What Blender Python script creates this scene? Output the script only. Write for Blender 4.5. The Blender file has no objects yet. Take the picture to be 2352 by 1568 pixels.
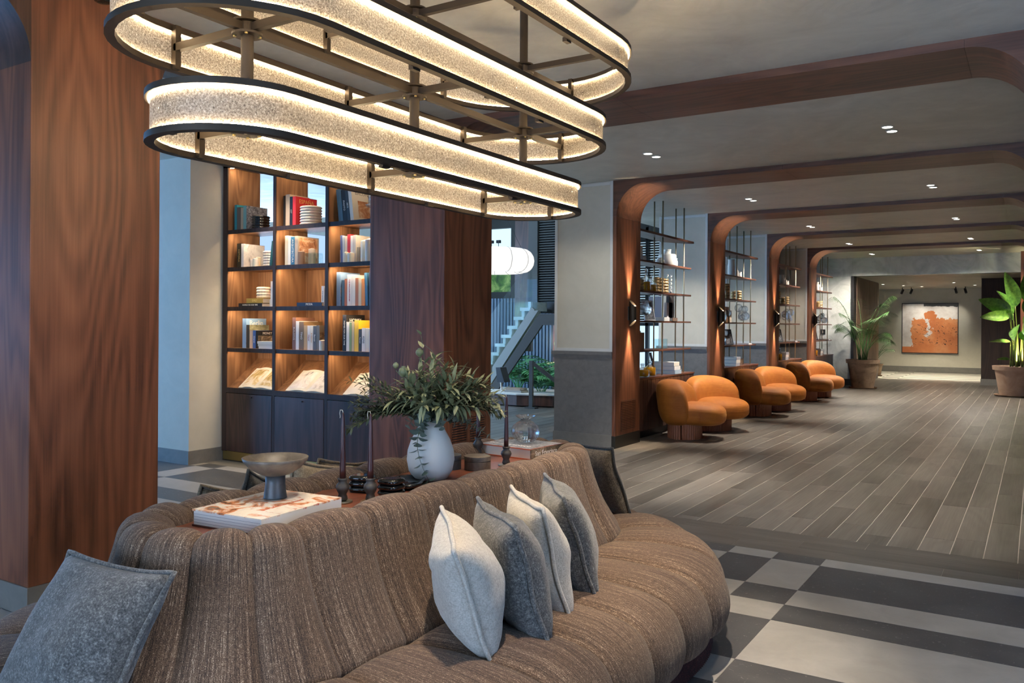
import bpy, bmesh, math, random
from mathutils import Vector, Matrix, noise as mnoise
PI = math.pi
SC = bpy.context.scene
COL = SC.collection
random.seed(7)

# ------------------------------------------------------------------ camera
TH, ROLL = math.radians(32.2), 0.0065
cam_d = bpy.data.cameras.new('camera'); cam = bpy.data.objects.new('camera', cam_d); COL.objects.link(cam)
fw = Vector((-math.sin(TH), math.cos(TH), 0)); r0 = Vector((math.cos(TH), math.sin(TH), 0)); u0 = Vector((0, 0, 1))
rt = r0*math.cos(ROLL) + u0*math.sin(ROLL); up = u0*math.cos(ROLL) - r0*math.sin(ROLL)
m = Matrix((rt, up, -fw)).transposed().to_4x4(); m.translation = Vector((0, 0, 1.4)); cam.matrix_world = m
cam_d.sensor_width = 36; cam_d.sensor_fit = 'HORIZONTAL'; cam_d.lens = 36*1915/2352
cam_d.shift_y = -(784-746)/2352; cam_d.clip_start = .05; cam_d.clip_end = 200
SC.camera = cam

# ------------------------------------------------------------------ exposure, world, daylight
SC.view_settings.view_transform = 'Standard'; SC.view_settings.look = 'None'
SC.view_settings.gamma = 1; SC.view_settings.use_curve_mapping = False; SC.view_settings.exposure = 1.22
SC.cycles.use_denoising = True
SC.cycles.max_bounces = 6; SC.cycles.diffuse_bounces = 4; SC.cycles.glossy_bounces = 3; SC.cycles.transmission_bounces = 4; SC.cycles.transparent_max_bounces = 8; SC.cycles.sample_clamp_indirect = 5
SC.cycles.use_adaptive_sampling = True; SC.cycles.use_light_tree = False; SC.cycles.adaptive_threshold = .045; SC.cycles.adaptive_min_samples = 16
SC.cycles.caustics_reflective = False; SC.cycles.caustics_refractive = False
W = bpy.data.worlds.new('world'); SC.world = W; W.use_nodes = True
W.node_tree.nodes['Background'].inputs[0].default_value = (.45, .65, 1, 1)
W.node_tree.nodes['Background'].inputs[1].default_value = 0.5

def light(name, kind, loc, energy, color=(1, 1, 1), target=None, size=None, size_y=None, spot=None, blend=.5, radius=None, spread=None):
    d = bpy.data.lights.new(name, kind); d.energy = energy; d.color = color
    if kind == 'AREA':
        d.shape = 'RECTANGLE'; d.size = size; d.size_y = size_y or size
        if spread: d.spread = math.radians(spread)
    if kind == 'SPOT': d.spot_size = math.radians(spot); d.spot_blend = blend
    if kind in ('SPOT', 'POINT'): d.shadow_soft_size = radius or .03
    o = bpy.data.objects.new(name, d); COL.objects.link(o); o.location = loc
    if target is not None:
        v = Vector(target) - Vector(loc)
        o.rotation_euler = v.to_track_quat('-Z', 'Y').to_euler()
    return o
WARM = (1, .72, .45); SOFT = (1, .89, .76); DAY = (.42, .66, 1)
# daylight through the windows of the wall behind the camera, and of the atrium's outer wall and skylight
light('window_and_fill_light', 'AREA', (-2.2, -4.7, 1.4), 150, (.46, .66, 1), (-2.2, 0, .9), 5.0, 2.0)
light('window_and_fill_light', 'AREA', (-12.6, 9.8, 2.0), 240, DAY, (-6, 9.8, 1.6), 7.0, 2.4)
light('window_and_fill_light', 'AREA', (-12.6, 2.5, 1.7), 150, (.10, .42, 1), (-6, 3.5, 1.2), 4.0, 2.4)
light('window_and_fill_light', 'AREA', (2.92, 1.2, 1.5), 58, (.36, .60, 1), (0, 1.2, 1.1), 5.0, 2.0)  # added fill from an invented right-hand window, brightens the columns
light('skylight', 'AREA', (-9, 13.5, 4.5), 75, (.5, .78, 1), (-9, 13.5, 0), 4.0, 5.0)

# ------------------------------------------------------------------ helpers
def newobj(name, me, mat=None, parent=None, loc=(0, 0, 0), rot=(0, 0, 0), scale=(1, 1, 1)):
    if mat is not None and len(me.materials) == 0: me.materials.append(mat)
    o = bpy.data.objects.new(name, me); COL.objects.link(o)
    o.location = loc; o.rotation_euler = rot; o.scale = scale
    if parent: o.parent = parent
    return o
def tag(o, label=None, cat=None, group=None, kind=None):
    if label: o['label'] = label
    if cat: o['category'] = cat
    if group: o['group'] = group
    if kind: o['kind'] = kind
    return o
def thing(name, label, cat, loc=(0, 0, 0), rz=0, group=None, kind=None):
    o = bpy.data.objects.new(name, None); COL.objects.link(o); o.location = loc; o.rotation_euler = (0, 0, rz)
    o.empty_display_size = .1
    return tag(o, label, cat, group, kind)
def dup(root, loc=None, rz=None, label=None, group=None):
    r = root.copy(); COL.objects.link(r)
    if loc is not None: r.location = loc
    if rz is not None: r.rotation_euler = (0, 0, rz)
    if label: r['label'] = label
    if group: r['group'] = group
    for ch in list(root.children):
        c = ch.copy(); COL.objects.link(c); c.parent = r
        for g in ch.children:
            d = g.copy(); COL.objects.link(d); d.parent = c
    return r

class MB:
    def __init__(s): s.v = []; s.f = []; s.uv = []
    def raw(s, vs, fs, uvs=None):
        n = len(s.v); s.v += [tuple(p) for p in vs]; s.f += [tuple(i+n for i in f) for f in fs]
        s.uv += list(uvs) if uvs else [(0, 0)]*len(vs); return s
    def box(s, x0, x1, y0, y1, z0, z1):
        return s.raw([(x0,y0,z0),(x1,y0,z0),(x1,y1,z0),(x0,y1,z0),(x0,y0,z1),(x1,y0,z1),(x1,y1,z1),(x0,y1,z1)],
                     [(3,2,1,0),(4,5,6,7),(0,1,5,4),(1,2,6,5),(2,3,7,6),(3,0,4,7)])
    def bar(s, a, b, w, h, upv=(0, 0, 1)):
        a, b, upv = Vector(a), Vector(b), Vector(upv); d = (b-a).normalized()
        r = d.cross(upv); r = r.normalized() if r.length > 1e-5 else Vector((1, 0, 0)); t = r.cross(d)
        vs = [p + r*(x*w/2) + t*(z*h/2) for p in (a, b) for x, z in ((-1,-1),(1,-1),(1,1),(-1,1))]
        return s.raw(vs, [(0,1,2,3),(7,6,5,4),(0,4,5,1),(1,5,6,2),(2,6,7,3),(3,7,4,0)])
    def tube(s, path, r, n=8, closed=False, cap=True):
        P = [Vector(p) for p in path]; N = len(P); rings = []; prev = None
        for i, p in enumerate(P):
            a = P[i-1] if (i or closed) else p; b = P[(i+1) % N] if (i < N-1 or closed) else p
            d = (b-a).normalized() if (b-a).length > 1e-9 else Vector((0, 0, 1))
            if prev is None:
                ref = Vector((0, 0, 1)) if abs(d.z) < .9 else Vector((1, 0, 0)); e = d.cross(ref).normalized()
            else:
                e = prev - d*prev.dot(d); e = e.normalized() if e.length > 1e-6 else d.orthogonal().normalized()
            prev = e; f = d.cross(e); rr = r[i] if isinstance(r, (list, tuple)) else r
            rings.append([p + e*(rr*math.cos(2*PI*k/n)) + f*(rr*math.sin(2*PI*k/n)) for k in range(n)])
        vs = [q for ring in rings for q in ring]; fs = []
        for i in range(N if closed else N-1):
            for k in range(n):
                a, b = i*n+k, i*n+(k+1) % n; c, d = ((i+1) % N)*n+(k+1) % n, ((i+1) % N)*n+k
                fs.append((a, b, c, d))
        if cap and not closed: fs += [tuple(range(n))[::-1], tuple(range((N-1)*n, N*n))]
        return s.raw(vs, fs)
    def lathe(s, prof, n=24, c=(0, 0, 0), wob=None):
        vs = []; fs = []; M = len(prof)
        for i, (r, z) in enumerate(prof):
            for k in range(n):
                a = 2*PI*k/n; q = r*(wob(a, z) if wob else 1)
                vs.append((c[0]+q*math.cos(a), c[1]+q*math.sin(a), c[2]+z))
        for i in range(M-1):
            for k in range(n): fs.append((i*n+k, i*n+(k+1) % n, (i+1)*n+(k+1) % n, (i+1)*n+k))
        if prof[0][0] > 1e-4: fs.append(tuple(range(n))[::-1])
        if prof[-1][0] > 1e-4: fs.append(tuple(range((M-1)*n, M*n)))
        return s.raw(vs, fs)
    def prism(s, poly, axis, a, b):   # polygon in the two other axes (cyclic order), extruded from a to b along axis
        def put(p, t):
            return {'x': (t, p[0], p[1]), 'y': (p[0], t, p[1]), 'z': (p[0], p[1], t)}[axis]
        n = len(poly); vs = [put(p, a) for p in poly] + [put(p, b) for p in poly]
        fs = [tuple(range(n))[::-1], tuple(range(n, 2*n))] + [(i, (i+1) % n, n+(i+1) % n, n+i) for i in range(n)]
        return s.raw(vs, fs)
    def grid(s, P, uv=None, closed_u=False):   # P[i][j]
        n, mm = len(P), len(P[0]); vs = [p for row in P for p in row]
        fs = [(i*mm+j, ((i+1) % n)*mm+j, ((i+1) % n)*mm+j+1, i*mm+j+1) for i in range(n if closed_u else n-1) for j in range(mm-1)]
        return s.raw(vs, fs, [q for row in uv for q in row] if uv else None)
    def mesh(s, name, smooth=False, bevel=0, fix=True):
        me = bpy.data.meshes.new(name); me.from_pydata(s.v, [], s.f)
        uvl = me.uv_layers.new(name='UVMap')
        idx = [0]*len(me.loops); me.loops.foreach_get('vertex_index', idx)
        flat = []
        for i in idx: flat += s.uv[i]
        uvl.data.foreach_set('uv', flat)
        if fix or bevel:
            bm = bmesh.new(); bm.from_mesh(me)
            if fix: bmesh.ops.recalc_face_normals(bm, faces=bm.faces[:])
            if bevel: bmesh.ops.bevel(bm, geom=[e for e in bm.edges if len(e.link_faces) == 2 and e.calc_face_angle(0) > .5], offset=bevel, segments=2, profile=.6, affect='EDGES')
            bm.to_mesh(me); bm.free()
        if smooth: me.shade_smooth()
        me.update(); return me
    def build(s, name, mat, parent=None, world=True, smooth=False, bevel=0, fix=True):
        if parent is not None and world:
            L = parent.location
            if parent.parent: L = L + parent.parent.location
            s.v = [(p[0]-L.x, p[1]-L.y, p[2]-L.z) for p in s.v]
        return newobj(name, s.mesh(name, smooth, bevel, fix), mat, parent)
def smooth_angle(o, deg=35):
    o.data.shade_smooth()
    try: o.data.set_sharp_from_angle(angle=math.radians(deg))
    except Exception: pass
    return o
def box(name, mat, x0, x1, y0, y1, z0, z1, parent=None, bevel=0, world=True):
    return MB().box(x0, x1, y0, y1, z0, z1).build(name, mat, parent, world, bevel=bevel)
def text(body, size, mat, parent, loc, rot, extrude=.0006, align='CENTER', name='lettering'):
    c = bpy.data.curves.new('lettering', 'FONT'); c.body = body; c.size = size; c.extrude = extrude; c.align_x = align; c.align_y = 'CENTER'
    c.resolution_u = 2; tmp = bpy.data.objects.new('lettering', c); COL.objects.link(tmp); bpy.context.view_layer.update()
    me = bpy.data.meshes.new_from_object(tmp.evaluated_get(bpy.context.evaluated_depsgraph_get())); bpy.data.objects.remove(tmp); bpy.data.curves.remove(c)
    me.materials.clear(); me.materials.append(mat); o = bpy.data.objects.new(name, me); COL.objects.link(o); o.location = loc; o.rotation_euler = rot
    if parent: o.parent = parent
    return o

# ------------------------------------------------------------------ materials
class Mat:
    def __init__(s, name):
        s.m = bpy.data.materials.new(name); s.m.use_nodes = True; s.t = s.m.node_tree; s.n = s.t.nodes; s.l = s.t.links
        s.b = s.n['Principled BSDF']; s.out = s.n['Material Output']
    def node(s, typ, **kw):
        n = s.n.new(typ)
        for k, v in kw.items(): setattr(n, k, v)
        return n
    def set(s, **kw):
        for k, v in kw.items():
            k = k.replace('_', ' ')
            i = s.b.inputs[k]; i.default_value = (*v, 1) if isinstance(v, tuple) and len(v) == 3 and i.type == 'RGBA' else v
        return s
    def link(s, a, b): s.l.new(a, b)
    def coords(s, kind='pos', scale=(1, 1, 1), rand=0):
        if kind == 'pos': src = s.node('ShaderNodeNewGeometry').outputs['Position']
        elif kind == 'uv': src = s.node('ShaderNodeUVMap').outputs[0]
        else: src = s.node('ShaderNodeTexCoord').outputs['Object']
        if rand:
            oi = s.node('ShaderNodeObjectInfo'); mu = s.node('ShaderNodeMath', operation='MULTIPLY'); mu.inputs[1].default_value = rand
            s.link(oi.outputs['Random'], mu.inputs[0]); ad = s.node('ShaderNodeVectorMath', operation='ADD')
            s.link(src, ad.inputs[0]); s.link(mu.outputs[0], ad.inputs[1]); src = ad.outputs[0]
        mp = s.node('ShaderNodeMapping'); mp.inputs['Scale'].default_value = scale; s.link(src, mp.inputs[0])
        return mp.outputs[0]
    def noise(s, co, scale=5, detail=4, rough=.55, dist=0):
        n = s.node('ShaderNodeTexNoise'); n.inputs['Scale'].default_value = scale; n.inputs['Detail'].default_value = detail
        n.inputs['Roughness'].default_value = rough; n.inputs['Distortion'].default_value = dist
        s.link(co, n.inputs['Vector']); return n.outputs['Fac']
    def math(s, op, a, b=None):
        n = s.node('ShaderNodeMath', operation=op)
        for i, x in enumerate((a, b)):
            if x is None: continue
            if isinstance(x, (int, float)): n.inputs[i].default_value = x
            else: s.link(x, n.inputs[i])
        return n.outputs[0]
    def ramp(s, fac, stops):
        r = s.node('ShaderNodeValToRGB'); e = r.color_ramp.elements
        while len(e) < len(stops): e.new(.5)
        for el, (p, c) in zip(e, stops): el.position = p; el.color = (*c, 1) if len(c) == 3 else c
        s.link(fac, r.inputs[0]); return r.outputs[0]
    def mix(s, fac, a, b, blend='MIX'):
        n = s.node('ShaderNodeMix', data_type='RGBA', blend_type=blend)
        for sock, x in ((n.inputs['Factor'], fac), (n.inputs['A'], a), (n.inputs['B'], b)):
            if isinstance(x, (int, float)): sock.default_value = x
            elif isinstance(x, tuple): sock.default_value = (*x, 1) if len(x) == 3 else x
            else: s.link(x, sock)
        return n.outputs['Result']
    def base(s, x):
        s.link(x, s.b.inputs['Base Color']); return s
    def rough(s, x): s.link(x, s.b.inputs['Roughness']); return s
    def bump(s, h, strength=.3, dist=.01):
        n = s.node('ShaderNodeBump'); n.inputs['Strength'].default_value = strength; n.inputs['Distance'].default_value = dist
        s.link(h, n.inputs['Height']); s.link(n.outputs[0], s.b.inputs['Normal']); return s

def plain(name, col, rough=.5, metal=0, **kw):
    m = Mat(name); m.set(Base_Color=col, Roughness=rough, Metallic=metal, **kw); return m.m
def emit(name, col, strength):
    m = Mat(name); m.set(Base_Color=(.1, .1, .1), Emission_Color=col, Emission_Strength=strength); return m.m
def wood(name, dark, mid, light_, axis='z', rough=.42, scale=1.0, rand=0, kind='pos', cw=.075, freq=95.0):
    m = Mat(name); k = {'z': (1.6, 1.6, .22), 'y': (1.6, .22, 1.6), 'x': (.22, 1.6, 1.6)}[axis]
    k2 = {'z': (70, 70, 1.6), 'y': (70, 1.6, 70), 'x': (1.6, 70, 70)}[axis]
    k = tuple(v*scale for v in k); k2 = tuple(v*scale for v in k2)
    n1 = m.noise(m.coords(kind, k, rand), 1.6, 2, .45, .25)
    cont = m.math('SINE', m.math('MULTIPLY', n1, freq))
    fine = m.noise(m.coords(kind, k2, rand), 1.0, 5, .65)
    broad = m.noise(m.coords(kind, tuple(v*2.2 for v in k), rand), 1.3, 3, .5)
    v = m.math('ADD', m.math('MULTIPLY', cont, cw), m.math('ADD', m.math('MULTIPLY', fine, .42), m.math('MULTIPLY', broad, .52)))
    if rand:
        oi = m.node('ShaderNodeObjectInfo'); v = m.math('ADD', v, m.math('MULTIPLY', m.math('SUBTRACT', oi.outputs['Random'], .5), .20))
    m.base(m.ramp(v, [(.22, dark), (.46, mid), (.74, light_)])).set(Roughness=rough)
    m.bump(fine, .08, .004); return m.m
def stone(name, c1, c2, rough=.5, scale=6, speck=None, rand=3.0, tone=0.0):
    m = Mat(name); co = m.coords('pos', (1, 1, 1), rand)
    a = m.noise(co, scale, 6, .65, .6); col = m.ramp(a, [(.3, c1), (.7, c2)])
    if speck:
        b = m.noise(co, 42, 3, .7, 1.2); col = m.mix(m.ramp(b, [(.62, (0, 0, 0)), (.72, (1, 1, 1))]), col, speck)
    m.base(col).set(Roughness=rough); m.rough(m.math('ADD', m.math('MULTIPLY', a, .25), rough-.12)); return m.m
def glass(name, col=(1, 1, 1), rough=.02, thin=.75):
    # clear glass mixed with transparency so that light passes without caustics
    m = Mat(name); m.set(Base_Color=col, Roughness=rough, Transmission_Weight=1.0, IOR=1.45)
    tr = m.node('ShaderNodeBsdfTransparent'); tr.inputs[0].default_value = (*col, 1)
    mx = m.node('ShaderNodeMixShader'); mx.inputs[0].default_value = thin
    m.link(m.b.outputs[0], mx.inputs[1]); m.link(tr.outputs[0], mx.inputs[2]); m.link(mx.outputs[0], m.out.inputs[0]); return m.m

M = {}
M['walnut'] = wood('walnut veneer', (.050, .018, .009), (.18, .063, .030), (.29, .108, .052), 'z', .42)
M['walnut_x'] = wood('walnut veneer crosswise', (.03, .014, .009), (.115, .048, .029), (.20, .088, .052), 'x', .45)
M['walnut_y'] = wood('walnut veneer lengthwise', (.030, .013, .009), (.115, .045, .027), (.21, .085, .05), 'y', .4)
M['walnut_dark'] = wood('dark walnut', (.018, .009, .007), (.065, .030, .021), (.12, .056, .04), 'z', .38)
M['oak_warm'] = wood('warm walnut lining', (.09, .038, .016), (.25, .12, .053), (.40, .21, .10), 'z', .5)
M['dark_frame'] = wood('dark stained frame', (.010, .006, .005), (.032, .016, .012), (.055, .028, .02), 'z', .65)
M['table_wood'] = wood('reddish table veneer', (.07, .02, .012), (.17, .055, .03), (.24, .085, .05), 'y', .28)
M['plank'] = wood('grey brown plank', (.055, .049, .041), (.135, .122, .105), (.235, .214, .186), 'y', .36, 1.2, 9.0, 'pos', .032, 60.0)
M['plank_x'] = wood('grey brown plank border', (.05, .045, .038), (.11, .098, .084), (.19, .17, .146), 'x', .38, 1.2, 9.0, 'pos', .032, 60.0)
M['grout'] = plain('floor grout', (.46, .43, .38), .8)
M['tile_dark'] = stone('charcoal tile', (.050, .052, .056), (.10, .10, .10), .42, 5, (.26, .25, .23))
M['tile_light'] = stone('pale grey tile', (.27, .262, .24), (.37, .36, .335), .42, 5)
M['tile_stripe'] = None
M['bronze'] = plain('aged bronze', (.050, .036, .024), .55, .6)
M['bronze_dark'] = plain('dark bronze plinth', (.045, .042, .035), .4, .6)
M['brass'] = plain('satin brass', (.52, .40, .16), .32, 1)
M['brass_rod'] = plain('brass rod', (.42, .36, .24), .35, .9)
M['black'] = plain('matt black', (.010, .010, .011), .5)
M['blackgloss'] = plain('glossy black glass', (.008, .008, .007), .06, 0, Coat_Weight=.5)
M['white'] = plain('white ceramic', (.66, .63, .57), .7)
M['white_wax'] = plain('ivory wax', (.74, .68, .56), .5, 0, Subsurface_Weight=.15)
M['page'] = plain('paper pages', (.70, .66, .57), .85)
M['gold'] = plain('gold ribbed ceramic', (.40, .27, .12), .35, .35)
M['glass'] = glass('clear glass', (1, 1, 1), .02, .5)
M['glass_box'] = glass('pane glass', (.93, .98, .97), .01, .88)
M['amber'] = plain('amber liquid', (.80, .36, .015), .15, 0, Emission_Color=(.8, .33, .01), Emission_Strength=0.0)
M['stair_metal'] = plain('grey painted steel', (.05, .049, .046), .75, 0)
M['terracotta'] = stone('weathered terracotta', (.16, .105, .065), (.42, .30, .20), .8, 5)
M['terracotta_pale'] = stone('pale terracotta', (.40, .27, .18), (.58, .43, .32), .8, 4)
M['soil'] = stone('potting soil', (.02, .015, .01), (.06, .045, .03), .95, 30)
def plaster(name, a, b, rough, strength):
    m = Mat(name); co = m.coords('pos', (1, 1, 1)); n1 = m.noise(co, .9, 5, .55, 2.2); n2 = m.noise(co, 2.6, 6, .6, 3.0)
    v = m.math('ADD', m.math('MULTIPLY', n1, .55), m.math('MULTIPLY', n2, .45))
    m.base(m.ramp(v, [(.30, a), (.66, b)])).set(Roughness=rough)
    m.rough(m.math('ADD', m.math('MULTIPLY', n2, .3), rough-.12)); m.bump(n2, strength, .012); return m.m
M['ceiling'] = plaster('polished plaster ceiling', (.43, .415, .355), (.62, .60, .52), .42, .25)
M['cream'] = plaster('cream plaster', (.50, .475, .39), (.58, .55, .46), .75, .06)
M['white_wall'] = plaster('soft white plaster', (.55, .56, .54), (.64, .64, .61), .7, .05)
M['wainscot'] = stone('grey wainscot stone', (.125, .122, .115), (.175, .17, .16), .6, 14)
M['skirting'] = stone('grey skirting stone', (.15, .145, .13), (.20, .19, .17), .55, 10)
def fabric_weave(name, stops, kind='uv', rough=.95, bump=.5):
    m = Mat(name)
    warp = m.noise(m.coords(kind, (170, 3.0, 170)), 1, 2, .6)
    yarn = m.noise(m.coords(kind, (260, 60, 260)), 1.0, 2, .6); fl = m.noise(m.coords(kind, (480, 300, 480)), 1, 1, .5)
    v = m.math('ADD', m.math('MULTIPLY', warp, .36), m.math('ADD', m.math('MULTIPLY', yarn, .32), m.math('MULTIPLY', fl, .40)))
    m.base(m.ramp(v, stops)).set(Roughness=rough, Sheen_Weight=.08, Sheen_Roughness=.5)
    m.bump(m.math('ADD', yarn, fl), bump, .0035); return m.m
M['tweed'] = fabric_weave('brown striped tweed', [(.40, (.014, .008, .006)), (.51, (.078, .046, .028)), (.60, (.15, .096, .060)), (.71, (.50, .39, .28))])
def boucle(name, a, b, c):
    m = Mat(name); co = m.coords('obj'); n1 = m.noise(co, 190, 3, .7); n2 = m.noise(co, 60, 2, .5)
    v = m.math('ADD', m.math('MULTIPLY', n1, .72), m.math('MULTIPLY', n2, .28))
    m.base(m.ramp(v, [(.36, a), (.52, b), (.68, c)])).set(Roughness=.95, Sheen_Weight=.3); m.bump(n1, .6, .004); return m.m
M['cush_grey'] = boucle('grey wool', (.03, .03, .029), (.10, .098, .092), (.28, .27, .25))
M['cush_white'] = boucle('cream wool', (.34, .31, .26), (.48, .445, .38), (.60, .57, .50))
M['cush_brown'] = boucle('olive brown weave', (.045, .033, .018), (.13, .095, .055), (.27, .21, .13))
M['cush_beige'] = boucle('beige weave', (.18, .14, .09), (.33, .265, .18), (.48, .40, .29))
M['piping_dark'] = boucle('dark piping', (.01, .01, .01), (.03, .028, .022), (.07, .062, .05))
M['fringe'] = boucle('maroon fringe', (.012, .003, .003), (.045, .010, .010), (.10, .028, .024))
def velvet():
    m = Mat('orange velvet'); co = m.coords('obj'); n = m.noise(co, 5, 4, .6, .5)
    w = m.noise(m.coords('obj', (3, 3, 34)), 1, 3, .5, .6)
    m.base(m.ramp(n, [(.3, (.36, .105, .010)), (.7, (.48, .16, .018))])).set(Roughness=.7, Sheen_Weight=.25, Sheen_Roughness=.35, Sheen_Tint=(1, .5, .15))
    m.bump(w, .22, .02); return m.m
M['velvet'] = velvet()
M['chair_base'] = plain('terracotta lacquer', (.40, .15, .075), .5)
def painting():
    m = Mat('abstract canvas'); co = m.coords('uv', (1, 1, 1)); n = m.noise(co, 3.2, 5, .6, .8)
    sep = m.node('ShaderNodeSeparateXYZ'); m.link(m.coords('uv'), sep.inputs[0]); u, v = sep.outputs[0], sep.outputs[1]
    wob = m.math('MULTIPLY', m.math('SUBTRACT', m.noise(co, 7, 5, .65, .6), .5), .32)
    top = m.math('GREATER_THAN', m.math('ADD', v, wob), .70)
    leftw = m.math('MULTIPLY', m.math('LESS_THAN', m.math('ADD', u, m.math('MULTIPLY', wob, 1.0)), .17), m.math('GREATER_THAN', v, .12))
    strip = m.math('MULTIPLY', m.math('MULTIPLY', m.math('GREATER_THAN', m.math('ADD', u, wob), .44), m.math('LESS_THAN', m.math('ADD', u, wob), .52)), m.math('GREATER_THAN', m.math('ADD', v, wob), .36))
    dx = m.math('SUBTRACT', u, .51); dy = m.math('SUBTRACT', v, .76); rr = m.math('ADD', m.math('ADD', m.math('MULTIPLY', dx, dx), m.math('MULTIPLY', dy, dy)), m.math('MULTIPLY', wob, .04))
    blob = m.math('LESS_THAN', m.math('ADD', rr, m.math('MULTIPLY', wob, .10)), .012)
    org = m.ramp(m.noise(co, 2.2, 4, .6), [(.25, (.40, .10, .03)), (.5, (.56, .19, .06)), (.75, (.66, .33, .16))])
    wh = m.ramp(m.noise(co, 6, 4, .6), [(.3, (.56, .48, .44)), (.7, (.76, .72, .68))])
    c = m.mix(m.math('MAXIMUM', m.math('MAXIMUM', top, leftw), strip), org, wh); c = m.mix(blob, c, (.50, .15, .04))
    dark = m.math('MULTIPLY', m.math('GREATER_THAN', m.math('ADD', v, m.math('MULTIPLY', wob, .25)), .945), m.math('GREATER_THAN', u, .39))
    c = m.mix(dark, c, (.03, .028, .027))
    sp = m.noise(m.coords('uv', (15, 26, 1)), 1, 2, .5, 1.5); spot = m.math('MULTIPLY', m.math('GREATER_THAN', sp, .635), m.math('MULTIPLY', m.math('LESS_THAN', v, .62), m.math('MULTIPLY', m.math('GREATER_THAN', v, .14), m.math('GREATER_THAN', u, .2))))
    c = m.mix(spot, c, (.05, .025, .018)); m.base(c).set(Roughness=.45); return m.m
M['painting'] = painting()
def stripes():
    m = Mat('striped hall tiles'); sep = m.node('ShaderNodeSeparateXYZ'); m.link(m.coords('pos'), sep.inputs[0])
    f = m.math('FRACT', m.math('MULTIPLY', sep.outputs[1], 1.25)); s2 = m.math('FRACT', m.math('MULTIPLY', sep.outputs[0], .31))
    w = m.math('GREATER_THAN', f, .42); ex = m.math('GREATER_THAN', s2, .86); w = m.math('ABSOLUTE', m.math('SUBTRACT', w, ex))
    m.base(m.mix(w, (.16, .16, .15), (.66, .64, .58))).set(Roughness=.45); return m.m
M['tile_stripe'] = stripes()
def marble():
    m = Mat('pale polished stone'); co = m.coords('pos'); n = m.noise(co, 1.8, 6, .65, 2.5)
    m.base(m.ramp(n, [(.3, (.42, .46, .45)), (.6, (.60, .64, .62))])).set(Roughness=.18); return m.m
M['marble'] = marble()
M['soapstone'] = stone('soapstone', (.055, .045, .035), (.18, .148, .11), .42, 22)
M['holder'] = stone('dark turned wood', (.02, .016, .012), (.07, .055, .04), .5, 30)
M['soapstone_dark'] = stone('dark soapstone', (.03, .032, .034), (.075, .075, .075), .4, 20)
def leafmat(name, a, b, rough=.5, trans=.0):
    m = Mat(name); co = m.coords('obj', (1, 1, 1), 5); n = m.noise(co, 18, 3, .6)
    m.base(m.ramp(n, [(.3, a), (.7, b)])).set(Roughness=rough); return m.m
M['leaf_sage'] = leafmat('sage leaf', (.12, .135, .06), (.29, .30, .155))
M['leaf_euc'] = leafmat('eucalyptus leaf', (.06, .09, .07), (.16, .21, .165))
M['leaf_small'] = leafmat('small dark leaf', (.028, .034, .015), (.12, .125, .05))
M['leaf_palm'] = leafmat('palm leaf', (.012, .045, .010), (.055, .15, .03), .4)
M['leaf_big'] = leafmat('banana leaf', (.045, .15, .02), (.17, .36, .05), .35)
M['leaf_atrium'] = leafmat('atrium leaf', (.03, .17, .05), (.11, .38, .13), .45)
M['stem'] = plain('stem', (.10, .12, .05), .6)
M['stem_big'] = plain('leaf stalk', (.20, .26, .06), .5)
M['candle'] = plain('oxblood wax', (.045, .010, .008), .35)
M['wick'] = plain('wick', (.55, .50, .40), .8)
M['wall_plain'] = plain('painted wall', (.30, .29, .27), .8)
PLAINS = {}
def C(r, g, b, rough=.55):
    k = (r, g, b, rough)
    if k not in PLAINS: PLAINS[k] = plain('printed cover', (r, g, b), rough)
    return PLAINS[k]
# ================================================================== the setting
XL = -4.05; XR = 0.0; LD = .69; XB = -4.845
ARCH_Y = [5.40, 8.64, 11.86, 15.03, 18.12]
ZC, ZS, RAD = 3.05, 3.0, .36

# ---- floor: screed with tiles and planks laid on it
floor = MB().box(-13, 3, -5, 24.7, -.10, -.0014).build('floor', M['grout']); tag(floor, kind='structure', label='lobby floor of grey planks and plaid stone tiles')
TILE = {}
def flat_piece(name, mat, x0, x1, y0, y1, g=.0018):
    if 'unit' not in TILE:
        TILE['unit'] = MB().box(-.5, .5, -.5, .5, -1, 0).mesh('piece')
    key = (name, mat.name)
    if key not in TILE:
        me = TILE['unit'].copy(); me.name = name; me.materials.append(mat); TILE[key] = me
    return newobj(name, TILE[key], None, floor, ((x0+x1)/2, (y0+y1)/2, 0), (0, 0, 0), (x1-x0-g, y1-y0-g, .003))
def lines(start, pat, lo, hi, step):
    out = [start]; i = 0
    while out[-1] > lo: out.append(out[-1]-pat[i % len(pat)]); i += 1
    out = out[::-1]; i = -1
    return out
# plaid tiles east of the column line (under the sofa) and west of it (before the bookcase)
def tiles(xl, yl, x0, x1, y0, y1, par):
    for i in range(len(xl)-1):
        for j in range(len(yl)-1):
            a, b, c, d = max(xl[i], x0), min(xl[i+1], x1), max(yl[j], y0), min(yl[j+1], y1)
            if b-a < .02 or d-c < .02: continue
            dark = (i+j+par) % 2
            flat_piece('tile', M['tile_dark'] if dark else M['tile_light'], a, b, c, d)
xs = [-4.05, -3.24, -2.97, -2.70, -1.62, -1.35, -1.07, .01, .28, 1.36, 2.5]
ys = [-.5, .24, .51, .78, 1.32, 1.59, 1.86, 2.40, 2.67, 2.94, 3.21, 3.48, 4.035, 4.295, 4.565, 5.105, 5.27]
tiles(xs, ys, -4.05, 2.5, -.5, 5.27, 1)
xs2 = [-8.6, -8.05, -7.78, -6.98, -6.70, -5.62, -5.35, -4.27, -4.05]
ys2 = [.5, 1.04, 1.31, 1.58, 2.12, 2.39, 2.66, 3.20, 3.47, 3.65, 3.89, 4.14, 4.43, 4.73, 5.27, 5.43]
tiles(xs2, ys2, -8.6, -4.05, .5, 5.43, 0)
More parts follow.
